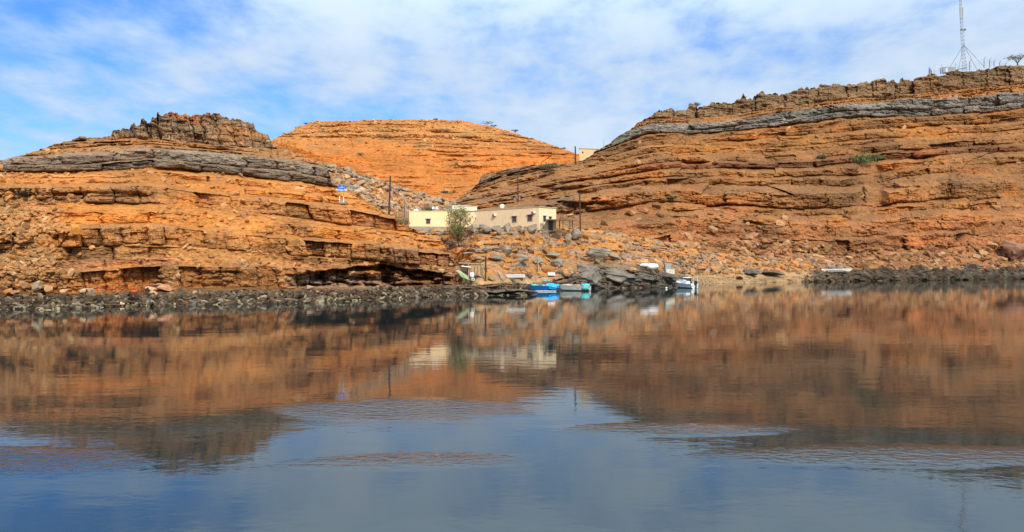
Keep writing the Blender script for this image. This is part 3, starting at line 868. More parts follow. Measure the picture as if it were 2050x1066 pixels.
rubble('shore_rocks', 'scattered dark stones at the right end of the beach', M['shore'], *a3_, 19, flat=0.55)
rubble('shore_rocks', 'dark low rocks along the foot of the right hill', M['shore'], *a_, 17, flat=0.55)

ROCKFACES = ICO4[1]


def rock(name, label, cat, px, py, D, wpx, hpx, col, seed, depth=None, rz=0.0, tilt=0.0, group=None, strat=0.0, mat=None, n=13, sub=ICO4, lo=0.42, hi=0.82, noise=0.035):
    """a single rock: base centre at px,py; wpx x hpx its size in the photo at distance D"""
    r = np.random.default_rng(seed)
    W = wpx * D / F / 2; H = hpx * D / F / 2; Dp = depth if depth else W * 0.8
    v = chip(sub[0], r, n, lo, hi, True)
    v = v / np.abs(v).max(0)
    nz = fbm(v[:, 0] * 2 + seed, v[:, 1] * 2, v[:, 2] * 2, 4, seed)
    v = v * (1 + noise * nz)[:, None]
    if strat:
        q = np.floor(v[:, 2] * 3.2 + 0.3 * v[:, 0] + 9)
        v[:, :2] *= (1 - strat * (hsh(q, q * 0, q * 0, seed) - 0.3))[:, None]
    v = v * np.array([W, Dp, H])
    Rm = np.array(Matrix.Rotation(rz, 3, 'Z') @ Matrix.Rotation(tilt, 3, 'Y'))
    v = v @ Rm.T
    c0 = P(px, py, D)
    v[:, 2] += H * 0.86
    k = fbm(v[:, 0] * 1.5 + seed, v[:, 1] * 1.5, v[:, 2] * 2.5, 3, seed + 1)
    col = np.array(col)[None] * (1 + 0.25 * k)[:, None]
    o = mesh_np(name, v, sub[1], mat or M['rubble'], np.clip(col, 0.02, 0.8))
    o.location = c0
    return tag(o, label, cat, group)


def on(h, px, py, back=0.0):
    p = at(h, px, py); return p.y + back


SL = (0.19, 0.165, 0.13); SLD = (0.115, 0.10, 0.08)
# the dark slabs of the point right of the boats
pt = [
    (1182, 574, 66, 44, SL, 'big dark grey slab at the left of the rocky point above the boats', 0.10, 4.2, 2),
    (1232, 568, 66, 34, SL, 'pale faced grey slab in the middle of the rocky point', 0.22, 4.0, 3),
    (1280, 572, 70, 30, SLD, 'cracked dark slab sloping down right of the rocky point', 0.30, 3.6, 4),
    (1325, 571, 60, 26, SLD, 'low black slab at the water left of the white motorboat', 0.22, 3.0, 5),
    (1140, 566, 52, 24, (0.13, 0.105, 0.08), 'low brown ledge behind the weathered grey skiff', 0.0, 3.0, 6),
    (1362, 564, 40, 14, (0.12, 0.10, 0.08), 'flat dark rock right behind the white motorboat', 0.1, 2.4, 7),
    (1215, 580, 90, 10, (0.09, 0.08, 0.06), 'flat black ledge at the waterline of the rocky point', 0.0, 2.0, 8),
    (1300, 580, 96, 9, (0.07, 0.062, 0.05), 'thin wet ledge at the waterline below the cracked slab', 0.0, 2.0, 9),
]
for px, py, wp, hp, c, lab, tl, dp, sd_ in pt:
    yb = np.interp(px, KC, GC[0]); D0 = 5 * F / (yb - 520) + 3.2
    rock('rock_slab', lab, 'rock', px, min(py, yb + 2), D0, wp * 1.12, hp * 1.12, c, sd_, depth=dp, tilt=tl * 0.6, strat=0.15, group='slabs of the rocky point', noise=0.16, n=14, lo=0.62, hi=0.95)

# boulders along the foot of the long house
hb = [(948, 466, 26, 20, 'grey boulder half hidden by the right side of the tree'), (970, 467, 30, 19, 'wide grey boulder under the left air conditioner'),
      (996, 468, 24, 18, 'low grey boulder under the middle of the long wall'), (1015, 468, 20, 22, 'upright dark grey boulder left of the left barred window'),
      (1038, 463, 22, 12, 'flat tan stone below the left barred window'), (1063, 468, 30, 20, 'largest grey boulder under the right end of the long wall'),
      (1083, 466, 14, 20, 'narrow grey boulder under the corner of the long house'), (1092, 478, 20, 20, 'round purple grey boulder below the end wall'),
      (1116, 480, 26, 18, 'grey green boulder below the wooden canopy'), (1138, 492, 16, 26, 'upright slate slab left of the tall pole'),
      (1151, 482, 26, 26, 'leaning dark slate slab at the foot of the tall pole')]
for i, (px, py, wp, hp, lab) in enumerate(hb):
    rock('boulder', lab, 'boulder', px, py, on(hillC, px, max(py, 464)) + 0.3, wp, hp, (0.26, 0.205, 0.15) if i % 3 else (0.31, 0.24, 0.16), 100 + i,
         tilt=random.uniform(-0.4, 0.4), rz=random.uniform(-0.5, 0.5), group='boulders below the long house', sub=ICO4, noise=0.05)

sb = [(1015, 512, 34, 20, 'grey angular slab high on the slope below the long house'), (990, 522, 40, 12, 'flat greenish slab in the middle of the cove slope'), (1042, 524, 36, 20, 'broken grey rock below the angular slab'),
      (1100, 516, 44, 14, 'long flat grey rock left of the leaning slate'), (1075, 528, 30, 16, 'grey rock right above the orange earth bank'), (960, 524, 24, 10, 'small grey rock near the top of the old mooring post'),
      (1118, 533, 34, 18, 'grey rock at the top of the orange bank'), (1195, 520, 60, 26, 'flat grey bedrock right of the tall pole foot'), (1230, 522, 36, 16, 'small bedrock step beside the flat grey bedrock'), (940, 512, 26, 8, 'thin slab beside the path below the tree')]
for i, (px, py, wp, hp, lab) in enumerate(sb):
    rock('boulder', lab, 'boulder', px, py, on(hillC, px, py), wp, hp, (0.28, 0.235, 0.17), 140 + i, tilt=random.uniform(-0.2, 0.35), group='grey rocks on the cove slope', strat=0.1, noise=0.05)

TANR = (0.52, 0.29, 0.13)
fb = [(1140, 553, 24, 20, 'pale split boulder lying left of the rocky point', 0.4), (1062, 556, 16, 9, 'small grey boulder right of the upturned white boat', 0), (1312, 542, 26, 26, 'yellowish boulder behind the grey cabinet', 0.2),
      (1286, 530, 34, 14, 'tan boulder above the white covered dinghy', 0), (1436, 546, 26, 24, 'square orange boulder at the back of the beach', -0.35), (1463, 548, 24, 14, 'low tan boulder right of the square orange boulder', 0.1),
      (1401, 543, 28, 12, 'flat orange rock behind the moored white motorboat', 0.1), (1386, 550, 16, 14, 'sloping pink slab beside the driftwood pile', 0.3), (1502, 549, 34, 12, 'dark knobbly rock at the middle of the beach', 0),
      (1545, 550, 50, 11, 'long dark ledge on the beach left of the long skiff', 0.05), (1575, 497, 26, 20, 'brown angular boulder high in the scree chute', 0.3), (1487, 505, 18, 12, 'tan boulder in the scree above the beach', 0.2),
      (1562, 452, 20, 12, 'tan block on the ledge above the scree chute', 0.2), (1640, 520, 30, 13, 'reddish block in the scree above the long skiff', 0.15), (1700, 520, 16, 9, 'pale pointed stone above the right end of the long skiff', 0.0),
      (1968, 512, 24, 16, 'orange block below the overhang at the right', 0.2), (2035, 522, 62, 50, 'massive brown block leaning at the right edge', 0.25), (1945, 540, 44, 13, 'black rock at the water below the orange block', 0),
      (1480, 556, 22, 7, 'low sand coloured rock at the beach edge', 0), (1268, 543, 18, 9, 'small rock against the left of the white covered dinghy', 0.0)]
for i, (px, py, wp, hp, lab, tl) in enumerate(fb):
    h = hillC if py > 525 and px < 1690 else hillR
    c = TANR if i not in (1, 8, 9, 17) else (0.12, 0.10, 0.08)
    if i == 16: c = (0.26, 0.13, 0.075)
    rock('boulder', lab, 'boulder', px, py + 1, on(h, px, py, -0.6), wp, hp, c, 180 + i, tilt=tl, rz=random.uniform(-0.6, 0.6), group='fallen boulders of the right shore', strat=0.14, noise=0.13)

lb = [(303, 586, 30, 12, 'pink slab on top of the rock pile at the foot of the left cliff', 0.15, (0.60, 0.33, 0.20)), (330, 583, 34, 16, 'largest pink block of the rock pile at the left cliff', 0.1, (0.50, 0.24, 0.12)),
      (308, 594, 22, 10, 'tilted orange slab low in the rock pile', 0.5, (0.60, 0.31, 0.12)), (320, 574, 34, 8, 'thin pale slab at the top of the rock pile', -0.1, (0.62, 0.37, 0.22)),
      (248, 615, 22, 9, 'pale square slab at the water on the left shore', 0.35, (0.72, 0.50, 0.28)), (75, 582, 22, 20, 'grey faced boulder below the yellow chute at the left', -0.4, (0.36, 0.26, 0.16)),
      (96, 584, 18, 14, 'tan boulder right of the grey faced boulder', 0.2, TANR), (128, 588, 22, 10, 'low tan boulder under the yellow chute', 0, TANR), (165, 586, 14, 9, 'pale small block right of the yellow chute', 0, (0.6, 0.42, 0.24)),
      (183, 586, 22, 9, 'pink flat block at the foot of the cliff', 0.15, (0.5, 0.27, 0.17)), (30, 590, 18, 10, 'reddish block at the far left shore', 0.1, (0.40, 0.18, 0.10)), (50, 580, 20, 16, 'rust brown boulder at the far left shore', -0.3, (0.34, 0.16, 0.08)),
      (155, 470, 22, 26, 'bright orange block standing out of the left cliff', 0.05, (0.60, 0.24, 0.05)), (184, 500, 13, 10, 'small orange block on a ledge of the left cliff', 0, (0.62, 0.30, 0.10)),
      (395, 590, 22, 9, 'tan rock on the shore right of the rock pile', 0.1, TANR), (585, 600, 26, 11, 'pale crusted rock at the waterline under the undercut', 0.2, (0.34, 0.31, 0.24)), (620, 580, 22, 9, 'tan stone at the left of the undercut', 0.1, (0.45, 0.30, 0.17)),
      (745, 592, 30, 12, 'dark rock at the shore under the nose of the headland', 0.1, (0.12, 0.09, 0.065)), (800, 590, 34, 14, 'largest dark rock under the nose of the headland', 0.15, (0.13, 0.09, 0.06)), (655, 596, 30, 12, 'black wet rock at the shore left of the nose', 0.1, (0.08, 0.07, 0.055))]
for i, (px, py, wp, hp, lab, tl, c) in enumerate(lb):
    if py > 560:
        D = 5 * F / (np.interp(px, KL, GL[0]) - 520) + (620 - py) * 0.15
    else: D = on(hillL, px, py, -0.3)
    rock('boulder', lab, 'boulder', px, py, D, wp, hp, c, 230 + i, tilt=tl, rz=random.uniform(-0.5, 0.5), group='fallen boulders of the left shore', lo=0.5, hi=0.8, strat=0.05)
for i in range(16):
    px = 905 + i * 10 + random.uniform(-4, 4)
    yb = np.interp(px, KL, GL[0])
    rock('ledge_slab', 'flat dark slab of the low ledge between the headland and the blue boat', 'rock', px, yb - random.uniform(0, 16), 5 * F / (yb - 520) + 1.5 + random.uniform(0, 3), random.uniform(24, 60), random.uniform(4, 9),
         (0.10, 0.075, 0.055), 300 + i, tilt=random.uniform(-0.02, 0.12), depth=2.0, group='ledge slabs by the blue boat', sub=ICO4, noise=0.06)


# ------------------------------------------------------------------ built things
class MB:
    """collects shapes and links them as ONE mesh object"""
    def __init__(s): s.bm = bmesh.new()
    def box(s, c, size, rz=0.0, rot=None):
        m = Matrix.Translation(c) @ (rot.to_4x4() if rot is not None else Matrix.Rotation(rz, 4, 'Z')) @ Matrix.Diagonal((*size, 1))
        bmesh.ops.create_cube(s.bm, size=1.0, matrix=m); return s
    def bar(s, a, b, r0, r1=None, n=8):
        a = Vector(a); b = Vector(b); d = b - a
        q = d.to_track_quat('Z', 'Y').to_matrix().to_4x4()
        bmesh.ops.create_cone(s.bm, cap_ends=True, segments=n, radius1=r0, radius2=r1 if r1 is not None else r0, depth=d.length, matrix=Matrix.Translation((a + b) / 2) @ q)
        return s
    def ball(s, c, sx, sy=None, sz=None, sub=2):
        m = Matrix.Translation(c) @ Matrix.Diagonal((sx, sy or sx, sz or sx, 1))
        bmesh.ops.create_icosphere(s.bm, subdivisions=sub, radius=1.0, matrix=m); return s
    def quad(s, pts):
        s.bm.faces.new([s.bm.verts.new(p) for p in pts]); return s
    def prism(s, pts, h):
        """polygon in xy (with z) pushed up by h"""
        lo = [s.bm.verts.new(p) for p in pts]; hi = [s.bm.verts.new((p[0], p[1], p[2] + h)) for p in pts]
        n = len(pts)
        s.bm.faces.new(lo[::-1]); s.bm.faces.new(hi)
        for i in range(n): s.bm.faces.new((lo[i], lo[(i + 1) % n], hi[(i + 1) % n], hi[i]))
        return s
    def build(s, name, mat, parent=None, bevel=0.0, smooth=False, jitter=0.0, seed=0):
        bm = s.bm
        if bevel: bmesh.ops.bevel(bm, geom=list(bm.edges), offset=bevel, segments=1, affect='EDGES')
        if jitter:
            r = random.Random(seed)
            for v in bm.verts: v.co += Vector((r.uniform(-1, 1), r.uniform(-1, 1), r.uniform(-1, 1))) * jitter
        bmesh.ops.recalc_face_normals(bm, faces=bm.faces)
        me = bpy.data.meshes.new(name); bm.to_mesh(me); bm.free()
        me.materials.append(mat)
        if smooth:
            for p in me.polygons: p.use_smooth = True
        o = bpy.data.objects.new(name, me); C.objects.link(o)
        if parent: o.parent = parent
        return o


def lumpy(name, mat, size, seed, parent=None, loc=(0, 0, 0), amp=0.25, sub=3, rz=0.0):
    v, f = ico(sub)
    k = fbm(v[:, 0] * 2.2 + seed, v[:, 1] * 2.2, v[:, 2] * 2.2, 3, seed)
    v = v * (1 + amp * k)[:, None] * np.array(size)
    c, s_ = math.cos(rz), math.sin(rz)
    v = np.stack([v[:, 0] * c - v[:, 1] * s_, v[:, 0] * s_ + v[:, 1] * c, v[:, 2]], -1) + np.array(loc)
    return mesh_np(name, v, f, mat, parent=parent, smooth=True)


def window(root, at_, w_, h_, bars=4, awning=True, grille=True):
    """a window set in a wall: local x along the wall, the wall plane at local y = 0, outside is -y"""
    x, y, z = at_
    f = MB()
    t = 0.07
    f.box((x - w_ / 2 - t / 2, y - 0.03, z), (t, 0.10, h_ + 2 * t)); f.box((x + w_ / 2 + t / 2, y - 0.03, z), (t, 0.10, h_ + 2 * t))
    f.box((x, y - 0.031, z + h_ / 2 + t / 2), (w_, 0.10, t)); f.box((x, y - 0.031, z - h_ / 2 - t / 2), (w_, 0.10, t))
    fo = f.build('window', M['frame'], root)
    MB().box((x, y - 0.012, z), (w_, 0.02, h_)).build('pane', M['glass'], fo)
    if grille:
        b = MB()
        for i in range(bars): b.box((x - w_ / 2 + w_ * (i + 0.5) / bars, y - 0.055, z), (0.02, 0.02, h_))
        b.box((x, y - 0.075, z), (w_, 0.02, 0.025))
        b.build('grille', M['bars'], fo)
    if awning:
        MB().box((x, y - 0.14, z + h_ / 2 + 0.13), (w_ + 0.34, 0.28, 0.07)).build('awning_ledge', M['coping'], fo)
    return fo


def aircon(root, x, y, z):
    b = MB().box((x, y - 0.20, z), (0.68, 0.40, 0.42)).build('air_conditioner', M['white'], root, 0.02)
    g_ = MB()
    g_.box((x - 0.06, y - 0.407, z), (0.46, 0.016, 0.32))
    g_.build('vent_grille', M['darkmetal'], b)
    MB().box((x, y - 0.21, z - 0.245), (0.80, 0.46, 0.05)).build('bracket', M['darkwood'], b)
    return b


# long cream house
KH = 1.089
zb, zt = 10.2, 5 + 8.9 * KH
A = P(1079, 457, 135 * KH); A.z = 0
long_ = thing('house', 'long low cream house with barred windows and air conditioners standing on grey boulders', 'house', (A.x, A.y, 9.0), 0)
ang = math.atan2(12.5, -12.25)                       # the long wall runs away to the left
long_.rotation_euler = (0, 0, ang - math.pi)          # local -x runs along the long wall
L, Wd = 26.0, 4.7
H0, H1 = -1.2, zt - 9.0
wl = MB(); wl.prism([(0, 0, H0), (0, Wd, H0), (-L, Wd, H0), (-L, 0, H0)], H1 - H0)
wl.build('wall', M['cream_plaster'], long_)
cp = MB()
cp.box((-L / 2, 0.05, H1 + 0.06), (L + 0.24, 0.26, 0.14)); cp.box((0.02, Wd / 2, H1 + 0.055), (0.26, Wd - 0.16, 0.14))
cp.box((-L / 2, Wd - 0.05, H1 + 0.06), (L + 0.24, 0.26, 0.14))
cp.build('parapet', M['coping'], long_)


def hp(px, D):   # distance along the long wall for a photo column
    # solve along the wall line
    best = None
    for i in range(0, 2600):
        t = i * 0.01
        q = A + Vector((math.cos(ang), math.sin(ang), 0)) * t
        c = CX + F * q.x / q.y
        if best is None or abs(c - px) < best[0]: best = (abs(c - px), t, q.y)
    return best[1], best[2]


for px, py, w_, h_ in ((1030, 439.6, 1.15, 1.03), (1061, 437, 1.15, 1.08)):
    t, D = hp(px, 0)
    window(long_, (-t, 0, P(px, py, D).z - 9.0), w_, h_, 4)
for px, py in ((950.5, 434), (990.5, 431), (1069, 425.7)):
    t, D = hp(px, 0)
    aircon(long_, -t, 0, P(px, py, D).z - 9.0)
# end wall features: local x = 0 plane, outside is +x.  build through a rotated child frame
def endwin(y, z, w_, h_):
    fo = MB()
    fo.box((0.03, y - w_ / 2 - 0.03, z), (0.1, 0.06, h_ + 0.12)); fo.box((0.03, y + w_ / 2 + 0.03, z), (0.1, 0.06, h_ + 0.12))
    fo.box((0.031, y, z + h_ / 2 + 0.03), (0.1, w_, 0.06)); fo.box((0.031, y, z - h_ / 2 - 0.03), (0.1, w_, 0.06))
    f = fo.build('window', M['frame'], long_)
    MB().box((0.012, y, z), (0.02, w_, h_)).build('pane', M['glass'], f)
    MB().box((0.14, y, z + h_ / 2 + 0.10), (0.28, w_ + 0.3, 0.06)).build('awning_ledge', M['coping'], f)


endwin(1.47, 12.6 - 9.0, 0.65, 0.95); endwin(3.0, 12.6 - 9.0, 0.55, 0.75)
dr = MB().box((0.02, 3.16, 11.35 - 9.0), (0.05, 1.2, 1.7)).build('door', M['black'], long_)
MB().box((0.055, 2.8, 11.35 - 9.0), (0.03, 0.06, 0.06)).build('handle', M['galv'], dr)
MB().bar((-6.5, -0.06, H0), (-6.5, -0.06, 3.2), 0.04).bar((-6.5, -0.06, 3.2), (-6.5, 0.02, 3.2), 0.04).build('drain_pipe', M['coping'], long_)

# wooden canopy at the end wall
cn = thing('canopy', 'dark wooden shade canopy on posts at the end wall of the long house', 'canopy', tuple(P(1097, 457, 135.0 * KH)), 0.0)
def cl(px, py, D): return P(px, py, D * KH) - cn.location
rf = MB()
a0, a1, b1, b0 = cl(1092, 441, 133.5), cl(1148, 442.5, 134.5), cl(1150, 441, 138), cl(1098, 440, 138.0)
rf.prism([a0, a1, b1, b0], 0.10)
for i in range(7):
    k = i / 6; p0 = a0.lerp(a1, k); p1 = b0.lerp(b1, k)
    rf.bar(p0 + Vector((0, -0.15, -0.06)), p1 + Vector((0, 0, -0.06)), 0.05, n=6)
rf.build('roof', M['darkwood'], cn)
for px, D in ((1110, 134), (1127, 134.2), (1141, 134.4), (1146, 137.8), (1120, 137.8)):
    MB().bar(cl(px, 458, D), cl(px, 441.5, D), 0.09, 0.08).build('post', M['darkwood'], cn)

# yellow house with grey block plinth
yh = thing('house', 'small bright yellow house on a grey block plinth left of the tree', 'house', (-19.1, 148, 9.0), math.atan2(2.0, 6.9))
W2, D2 = 8.6, 8.0
zb2 = P(819, 453.5, 148).z - 9.0; zt2 = P(819, 423, 148).z - 9.0
MB().prism([(0, 0, zb2), (W2, 0, zb2), (W2, D2, zb2), (-0.9, D2, zb2)], zt2 - zb2).build('wall', M['yellow_plaster'], yh)
MB().prism([(-0.06, -0.06, -2.0), (W2 + 0.06, -0.06, -2.0), (W2 + 0.06, D2, -2.0), (-0.96, D2, -2.0)], zb2 + 2.0).build('plinth', M['block'], yh)
MB().box((W2 / 2, 0.02, zt2 + 0.04), (W2 + 0.1, 0.2, 0.09)).build('parapet', M['yellow_plaster'], yh)
wn_ = P(858, 443.5, 148.8)
window(yh, (3.55, 0, wn_.z - 9.0), 0.72, 0.80, 3)
# low annex wall between the yellow house and the long house
an = tag(MB().box((0, 0, 0), (5.4, 0.3, 3.4), rz=-0.15).build('annex_wall', M['cream_plaster']), 'short dull cream wall behind the tree joining the two houses', 'wall')
an.location = (-9.8, 152.5, 12.3)

# pale roof room behind
pr_ = thing('house', 'pale white upper house showing behind the roof of the long house', 'house', tuple(Vector((P(955, 430, 176).x, 176, 12.0))), 0.50)
MB().box((-3.0, 3.0, 2.25), (6.0, 6.0, 4.9)).build('wall', M['pale_plaster'], pr_)
MB().box((-3.0, 3.0, 4.76), (6.3, 6.3, 0.12)).build('roof', M['pale_plaster'], pr_)

# distant house on the right shoulder
dh = thing('house', 'far flat roofed beige house half hidden by rocks on the saddle of the right hill', 'house', tuple(P(1160, 318, 262)), 0.0)
MB().prism([(0, 0, -2), (7, 2.3, -2), (6, 10, -2), (0.9, 8, -2)], 5.3).build('wall', plain('beige_wall', (0.72, 0.50, 0.26), 0.9, 0.06, 0.5), dh)
MB().prism([(-0.2, -0.2, 3.3), (7.3, 2.2, 3.3), (6.2, 10.2, 3.3), (0.7, 8.1, 3.3)], 0.22).build('roof', M['coping'], dh)
MB().box((1.1, 0.36, 2.1), (0.5, 0.12, 0.6), rz=0.32).build('window', M['glass'], dh)

# roof clutter
ds = thing('water_tank', 'round white tank standing on the roof of the long house', 'tank', tuple(P(999, 417, 143.5 * KH) + Vector((0.6, 1.2, -0.1))))
MB().ball((0, 0, 0.55), 0.46, 0.46, 0.44, 3).build('tank_body', M['hullwhite'], ds, smooth=True)
for sx_, sy_ in ((-0.25, 0), (0.25, 0), (0, 0.2)): MB().bar((sx_, sy_, -0.15), (sx_, sy_, 0.25), 0.03).build('stand_leg', M['darkmetal'], ds)
t2 = thing('water_tank', 'low white tank lying on the roof of the yellow house', 'tank', tuple(P(833, 423, 151)))
MB().ball((0, 0, 0.12), 0.48, 0.40, 0.30, 3).build('tank_body', M['hullwhite'], t2, smooth=True)
MB().box((0, 0, -0.1), (0.8, 0.6, 0.1)).build('stand', M['coping'], t2)
for px, lab in ((868, 'white plastic chair on the yellow roof, nearer its left end'), (875, 'white plastic chair on the yellow roof, right beside the green bush')):
    ch_ = thing('plastic_chair', lab, 'chair', tuple(P(px, 423, 151)), 0.4, 'plastic chairs on the roof')
    MB().box((0, 0, 0.42), (0.45, 0.45, 0.04)).build('seat', M['white'], ch_)
    MB().box((0, 0.22, 0.65), (0.45, 0.04, 0.42)).build('backrest', M['white'], ch_)
    for sx in (-1, 1):
        for sy in (-1, 1): MB().bar((sx * 0.2, sy * 0.2, 0), (sx * 0.19, sy * 0.19, 0.41), 0.02, n=6).build('leg', M['white'], ch_)


# ---------------------------------------------------------------- poles
def pole(px0, py0, px1, py1, D, r, lab, arm=None, mat='rust', top=0.7):
    b = P(px0, py0, D); t = P(px1, py1, D)
    o = thing('utility_pole', lab, 'pole', tuple(b))
    MB().bar((0, 0, -1.0), t - b, r, r * top, 10).build('shaft', M[mat], o)
    k = MB(); d = t - b
    k.bar(d + Vector((0, 0, -0.05)), d + Vector((0, 0, 0.08)), r * 1.1, r * 0.9)
    k.build('cap', M['darkmetal'], o)
    if arm:
        MB().box(d + Vector((arm[0], 0, arm[1])), (0.7, 0.25, 0.25)).build('lamp_head', M['grey_box'], o)
    return o


pole(778.5, 423, 781.5, 353, 124, 0.17, 'tall dark wooden pole on the left headland above the yellow house')
pole(1162.5, 477, 1160.5, 389, at(hillC, 1162, 477).y, 0.17, 'tallest dark pole, right of the canopy and the long house')
pole(1037.5, 404, 1036.5, 352, at(hillR, 1037, 404).y - 0.5, 0.19, 'thin dark pole on the slope behind the long house')
pole(1152.3, 328, 1151.6, 294, at(hillR, 1152, 330).y - 0.5, 0.26, 'far dark pole against the sky left of the distant house')
pole(795.5, 428, 795.5, 396, 139, 0.07, 'thin pale grey post between the tall dark pole and the yellow house', mat='wood')
pole(810, 424, 810, 399, 142, 0.08, 'short street lamp post just left of the yellow house roof', arm=(0.3, -0.1), mat='darkmetal')
pole(971.5, 561, 972.5, 514, at(hillC, 972, 561).y - 0.6, 0.13, 'thick rust brown mooring post beside the driftwood shack', top=0.9)
pole(1208.5, 296, 1208.8, 281, 262, 0.06, 'short thin rod on the skyline right of the distant house', mat='darkmetal')

# ---------------------------------------------------------------- sign
sp_ = at(hillL, 684, 405)
SD = sp_.y - 0.4
base = P(684, 406, SD)
sg_ = thing('road_sign', 'blue place name sign with Arabic and Latin lettering on two red and white posts', 'sign', tuple(base), 0.0)
mpp = SD / F
for dx in (-4.2, 4.0):
    po = MB().box((dx * mpp, 0, 3.6 * mpp), (0.09, 0.09, 19 * mpp)).build('post', M['sign_white'], sg_)
    MB().box((dx * mpp, 0, 15.5 * mpp), (0.10, 0.10, 5 * mpp)).build('red_band', M['sign_red'], po)
    MB().box((dx * mpp, 0, -3 * mpp), (0.10, 0.10, 7 * mpp)).build('dark_foot', M['darkwood'], po)
pz = 28 * mpp
panel = MB().box((0, -0.07, pz), (16.5 * mpp, 0.04, 12 * mpp)).build('panel', M['sign_blue'], sg_)
cu = bpy.data.curves.new('lettering', 'FONT'); cu.body = 'MAQLAB'; cu.size = 5.2 * mpp; cu.align_x = 'CENTER'; cu.align_y = 'CENTER'; cu.extrude = 0.004; cu.offset = 0.006
tmp = bpy.data.objects.new('lettering', cu); C.objects.link(tmp)
dg = bpy.context.evaluated_depsgraph_get(); me_ = bpy.data.meshes.new_from_object(tmp.evaluated_get(dg)); bpy.data.objects.remove(tmp)
me_.materials.clear(); me_.materials.append(M['sign_white'])
lt = bpy.data.objects.new('lettering', me_); C.objects.link(lt); lt.parent = panel; lt.location = (0, -0.098, pz - 2.6 * mpp); lt.rotation_euler = (R(90), 0, 0)
# the Arabic word above it, drawn as strokes (right to left: meem, qaf, lam, alef-less ba)
ar = MB(); u_ = mpp * 1.0
def st(pts, r=0.30):
    for a, b in zip(pts[:-1], pts[1:]):
        ar.box(((a[0] + b[0]) / 2 * u_, -0.094, pz + (2.2 + (a[1] + b[1]) / 2) * u_), (max(math.hypot(b[0] - a[0], b[1] - a[1]), 0.05) * u_ + r * u_, 0.012, r * 2 * u_),
               rot=Matrix.Rotation(-math.atan2(b[1] - a[1], b[0] - a[0]), 3, 'Y'))
st([(5.6, 0.3), (5.2, 1.0), (4.5, 1.0), (4.4, 0.2), (5.2, 0.0)]); st([(4.4, 0.1), (2.6, 0.1)])
st([(2.8, 0.3), (2.5, 1.2), (1.8, 1.2), (1.7, 0.4), (2.6, 0.2)]); st([(2.6, 1.9), (2.55, 1.9)]); st([(1.9, 1.9), (1.85, 1.9)])
st([(2.0, 0.1), (-0.2, 0.1)]); st([(-0.2, 0.1), (-0.2, 2.3)]); st([(-0.2, 0.1), (-5.2, 0.1), (-5.6, 1.2)]); st([(-3.0, -0.8), (-2.95, -0.8)])
ar.build('arabic_lettering', M['sign_white'], panel)
MB().box((0, 0.25, 0.05), (1.0, 0.6, 0.45)).build('stone_base', M['block'], sg_, 0.05, jitter=0.04)
pk = tag(MB().bar(P(693.5, 405, SD), P(697.5, 394, SD), 0.06, n=6).build('stake', M['wood']), 'short leaning wooden stake right of the blue sign', 'stake')


# ---------------------------------------------------------------- vegetation
def leaves_obj(name, mat, pts, size, seed, parent=None, flat=0.0):
    r = np.random.default_rng(seed); n = len(pts)
    a = r.normal(size=(n, 3)); a /= np.linalg.norm(a, axis=1, keepdims=True)
    if flat: a[:, 2] *= (1 - flat); a /= np.linalg.norm(a, axis=1, keepdims=True)
    b = np.cross(a, r.normal(size=(n, 3))); b /= np.linalg.norm(b, axis=1, keepdims=True)
    s_ = (size * r.uniform(0.6, 1.4, n))[:, None]
    V = np.stack([pts - a * s_, pts - b * s_ * 0.45, pts + a * s_, pts + b * s_ * 0.45], 1).reshape(-1, 3)
    Fc = np.arange(4 * n).reshape(n, 4)
    c = np.repeat(r.random(n) ** 1.2, 4)[:, None] * np.ones(3)
    return mesh_np(name, V, Fc, mat, c, parent)


def tree(name, lab, cat, px, py, D, wpx, hpx, seed, mat, crown0=0.3, nclump=40, per=40, leaf=0.10, flat=False, umbrella=False, group=None, trunk_r=0.10, lean=0.0, base=None):
    base = base or P(px, py, D); m_ = D / F
    o = thing(name, lab, cat, tuple(base), 0.0, group)
    r = random.Random(seed); W = wpx * m_ / 2; H = hpx * m_
    tb = MB(); tips = []
    fork = H * (crown0 * 0.8)
    tb.bar((0, 0, -0.5), (lean * 0.3, 0, fork), trunk_r, trunk_r * 0.75)
    nb = 7
    for i in range(nb):
        a = i * 2.4 + r.uniform(-.4, .4); rr = W * r.uniform(0.45, 0.85); z = H * (r.uniform(0.82, 0.95) if umbrella else r.uniform(0.55, 0.92))
        mid = Vector((math.cos(a) * rr * 0.45 + lean, math.sin(a) * rr * 0.45, fork + (z - fork) * 0.55)); end = Vector((math.cos(a) * rr + lean, math.sin(a) * rr, z))
        tb.bar((lean * 0.3, 0, fork * 0.95), mid, trunk_r * 0.55, trunk_r * 0.3, 6); tb.bar(mid, end, trunk_r * 0.3, trunk_r * 0.1, 5)
        for k in range(3):
            e2 = mid + Vector((r.uniform(-1, 1), r.uniform(-1, 1), r.uniform(0.2, 1))) * W * 0.4
            tb.bar(mid, e2, trunk_r * 0.18, trunk_r * 0.06, 4)
    tb.build('trunk', M['bark'], o)
    rn = np.random.default_rng(seed); pts = []
    for i in range(nclump):
        a = rn.uniform(0, 6.283); rr = W * math.sqrt(rn.random()) * 0.95
        if umbrella: z = H * rn.uniform(0.80, 1.0) - 0.12 * H * (rr / W) ** 2
        else:
            t = rn.random(); z = H * (crown0 + (1 - crown0) * t); rr *= math.sin(math.pi * (0.16 + 0.72 * t)) ** 0.7
        c = np.array([math.cos(a) * rr + lean, math.sin(a) * rr, z])
        pts.append(c + rn.normal(size=(per, 3)) * np.array([W * 0.15, W * 0.15, H * (0.022 if umbrella else 0.055)]))
    leaves_obj('crown', M[mat], np.concatenate(pts), leaf, seed, o)
    return o


tree('tree', 'sparse yellow green tree standing in front of the houses', 'tree', 918, 486, on(hillC, 918, 486), 60, 66, 4, 'leaf', 0.20, 170, 28, 0.12, trunk_r=0.15)


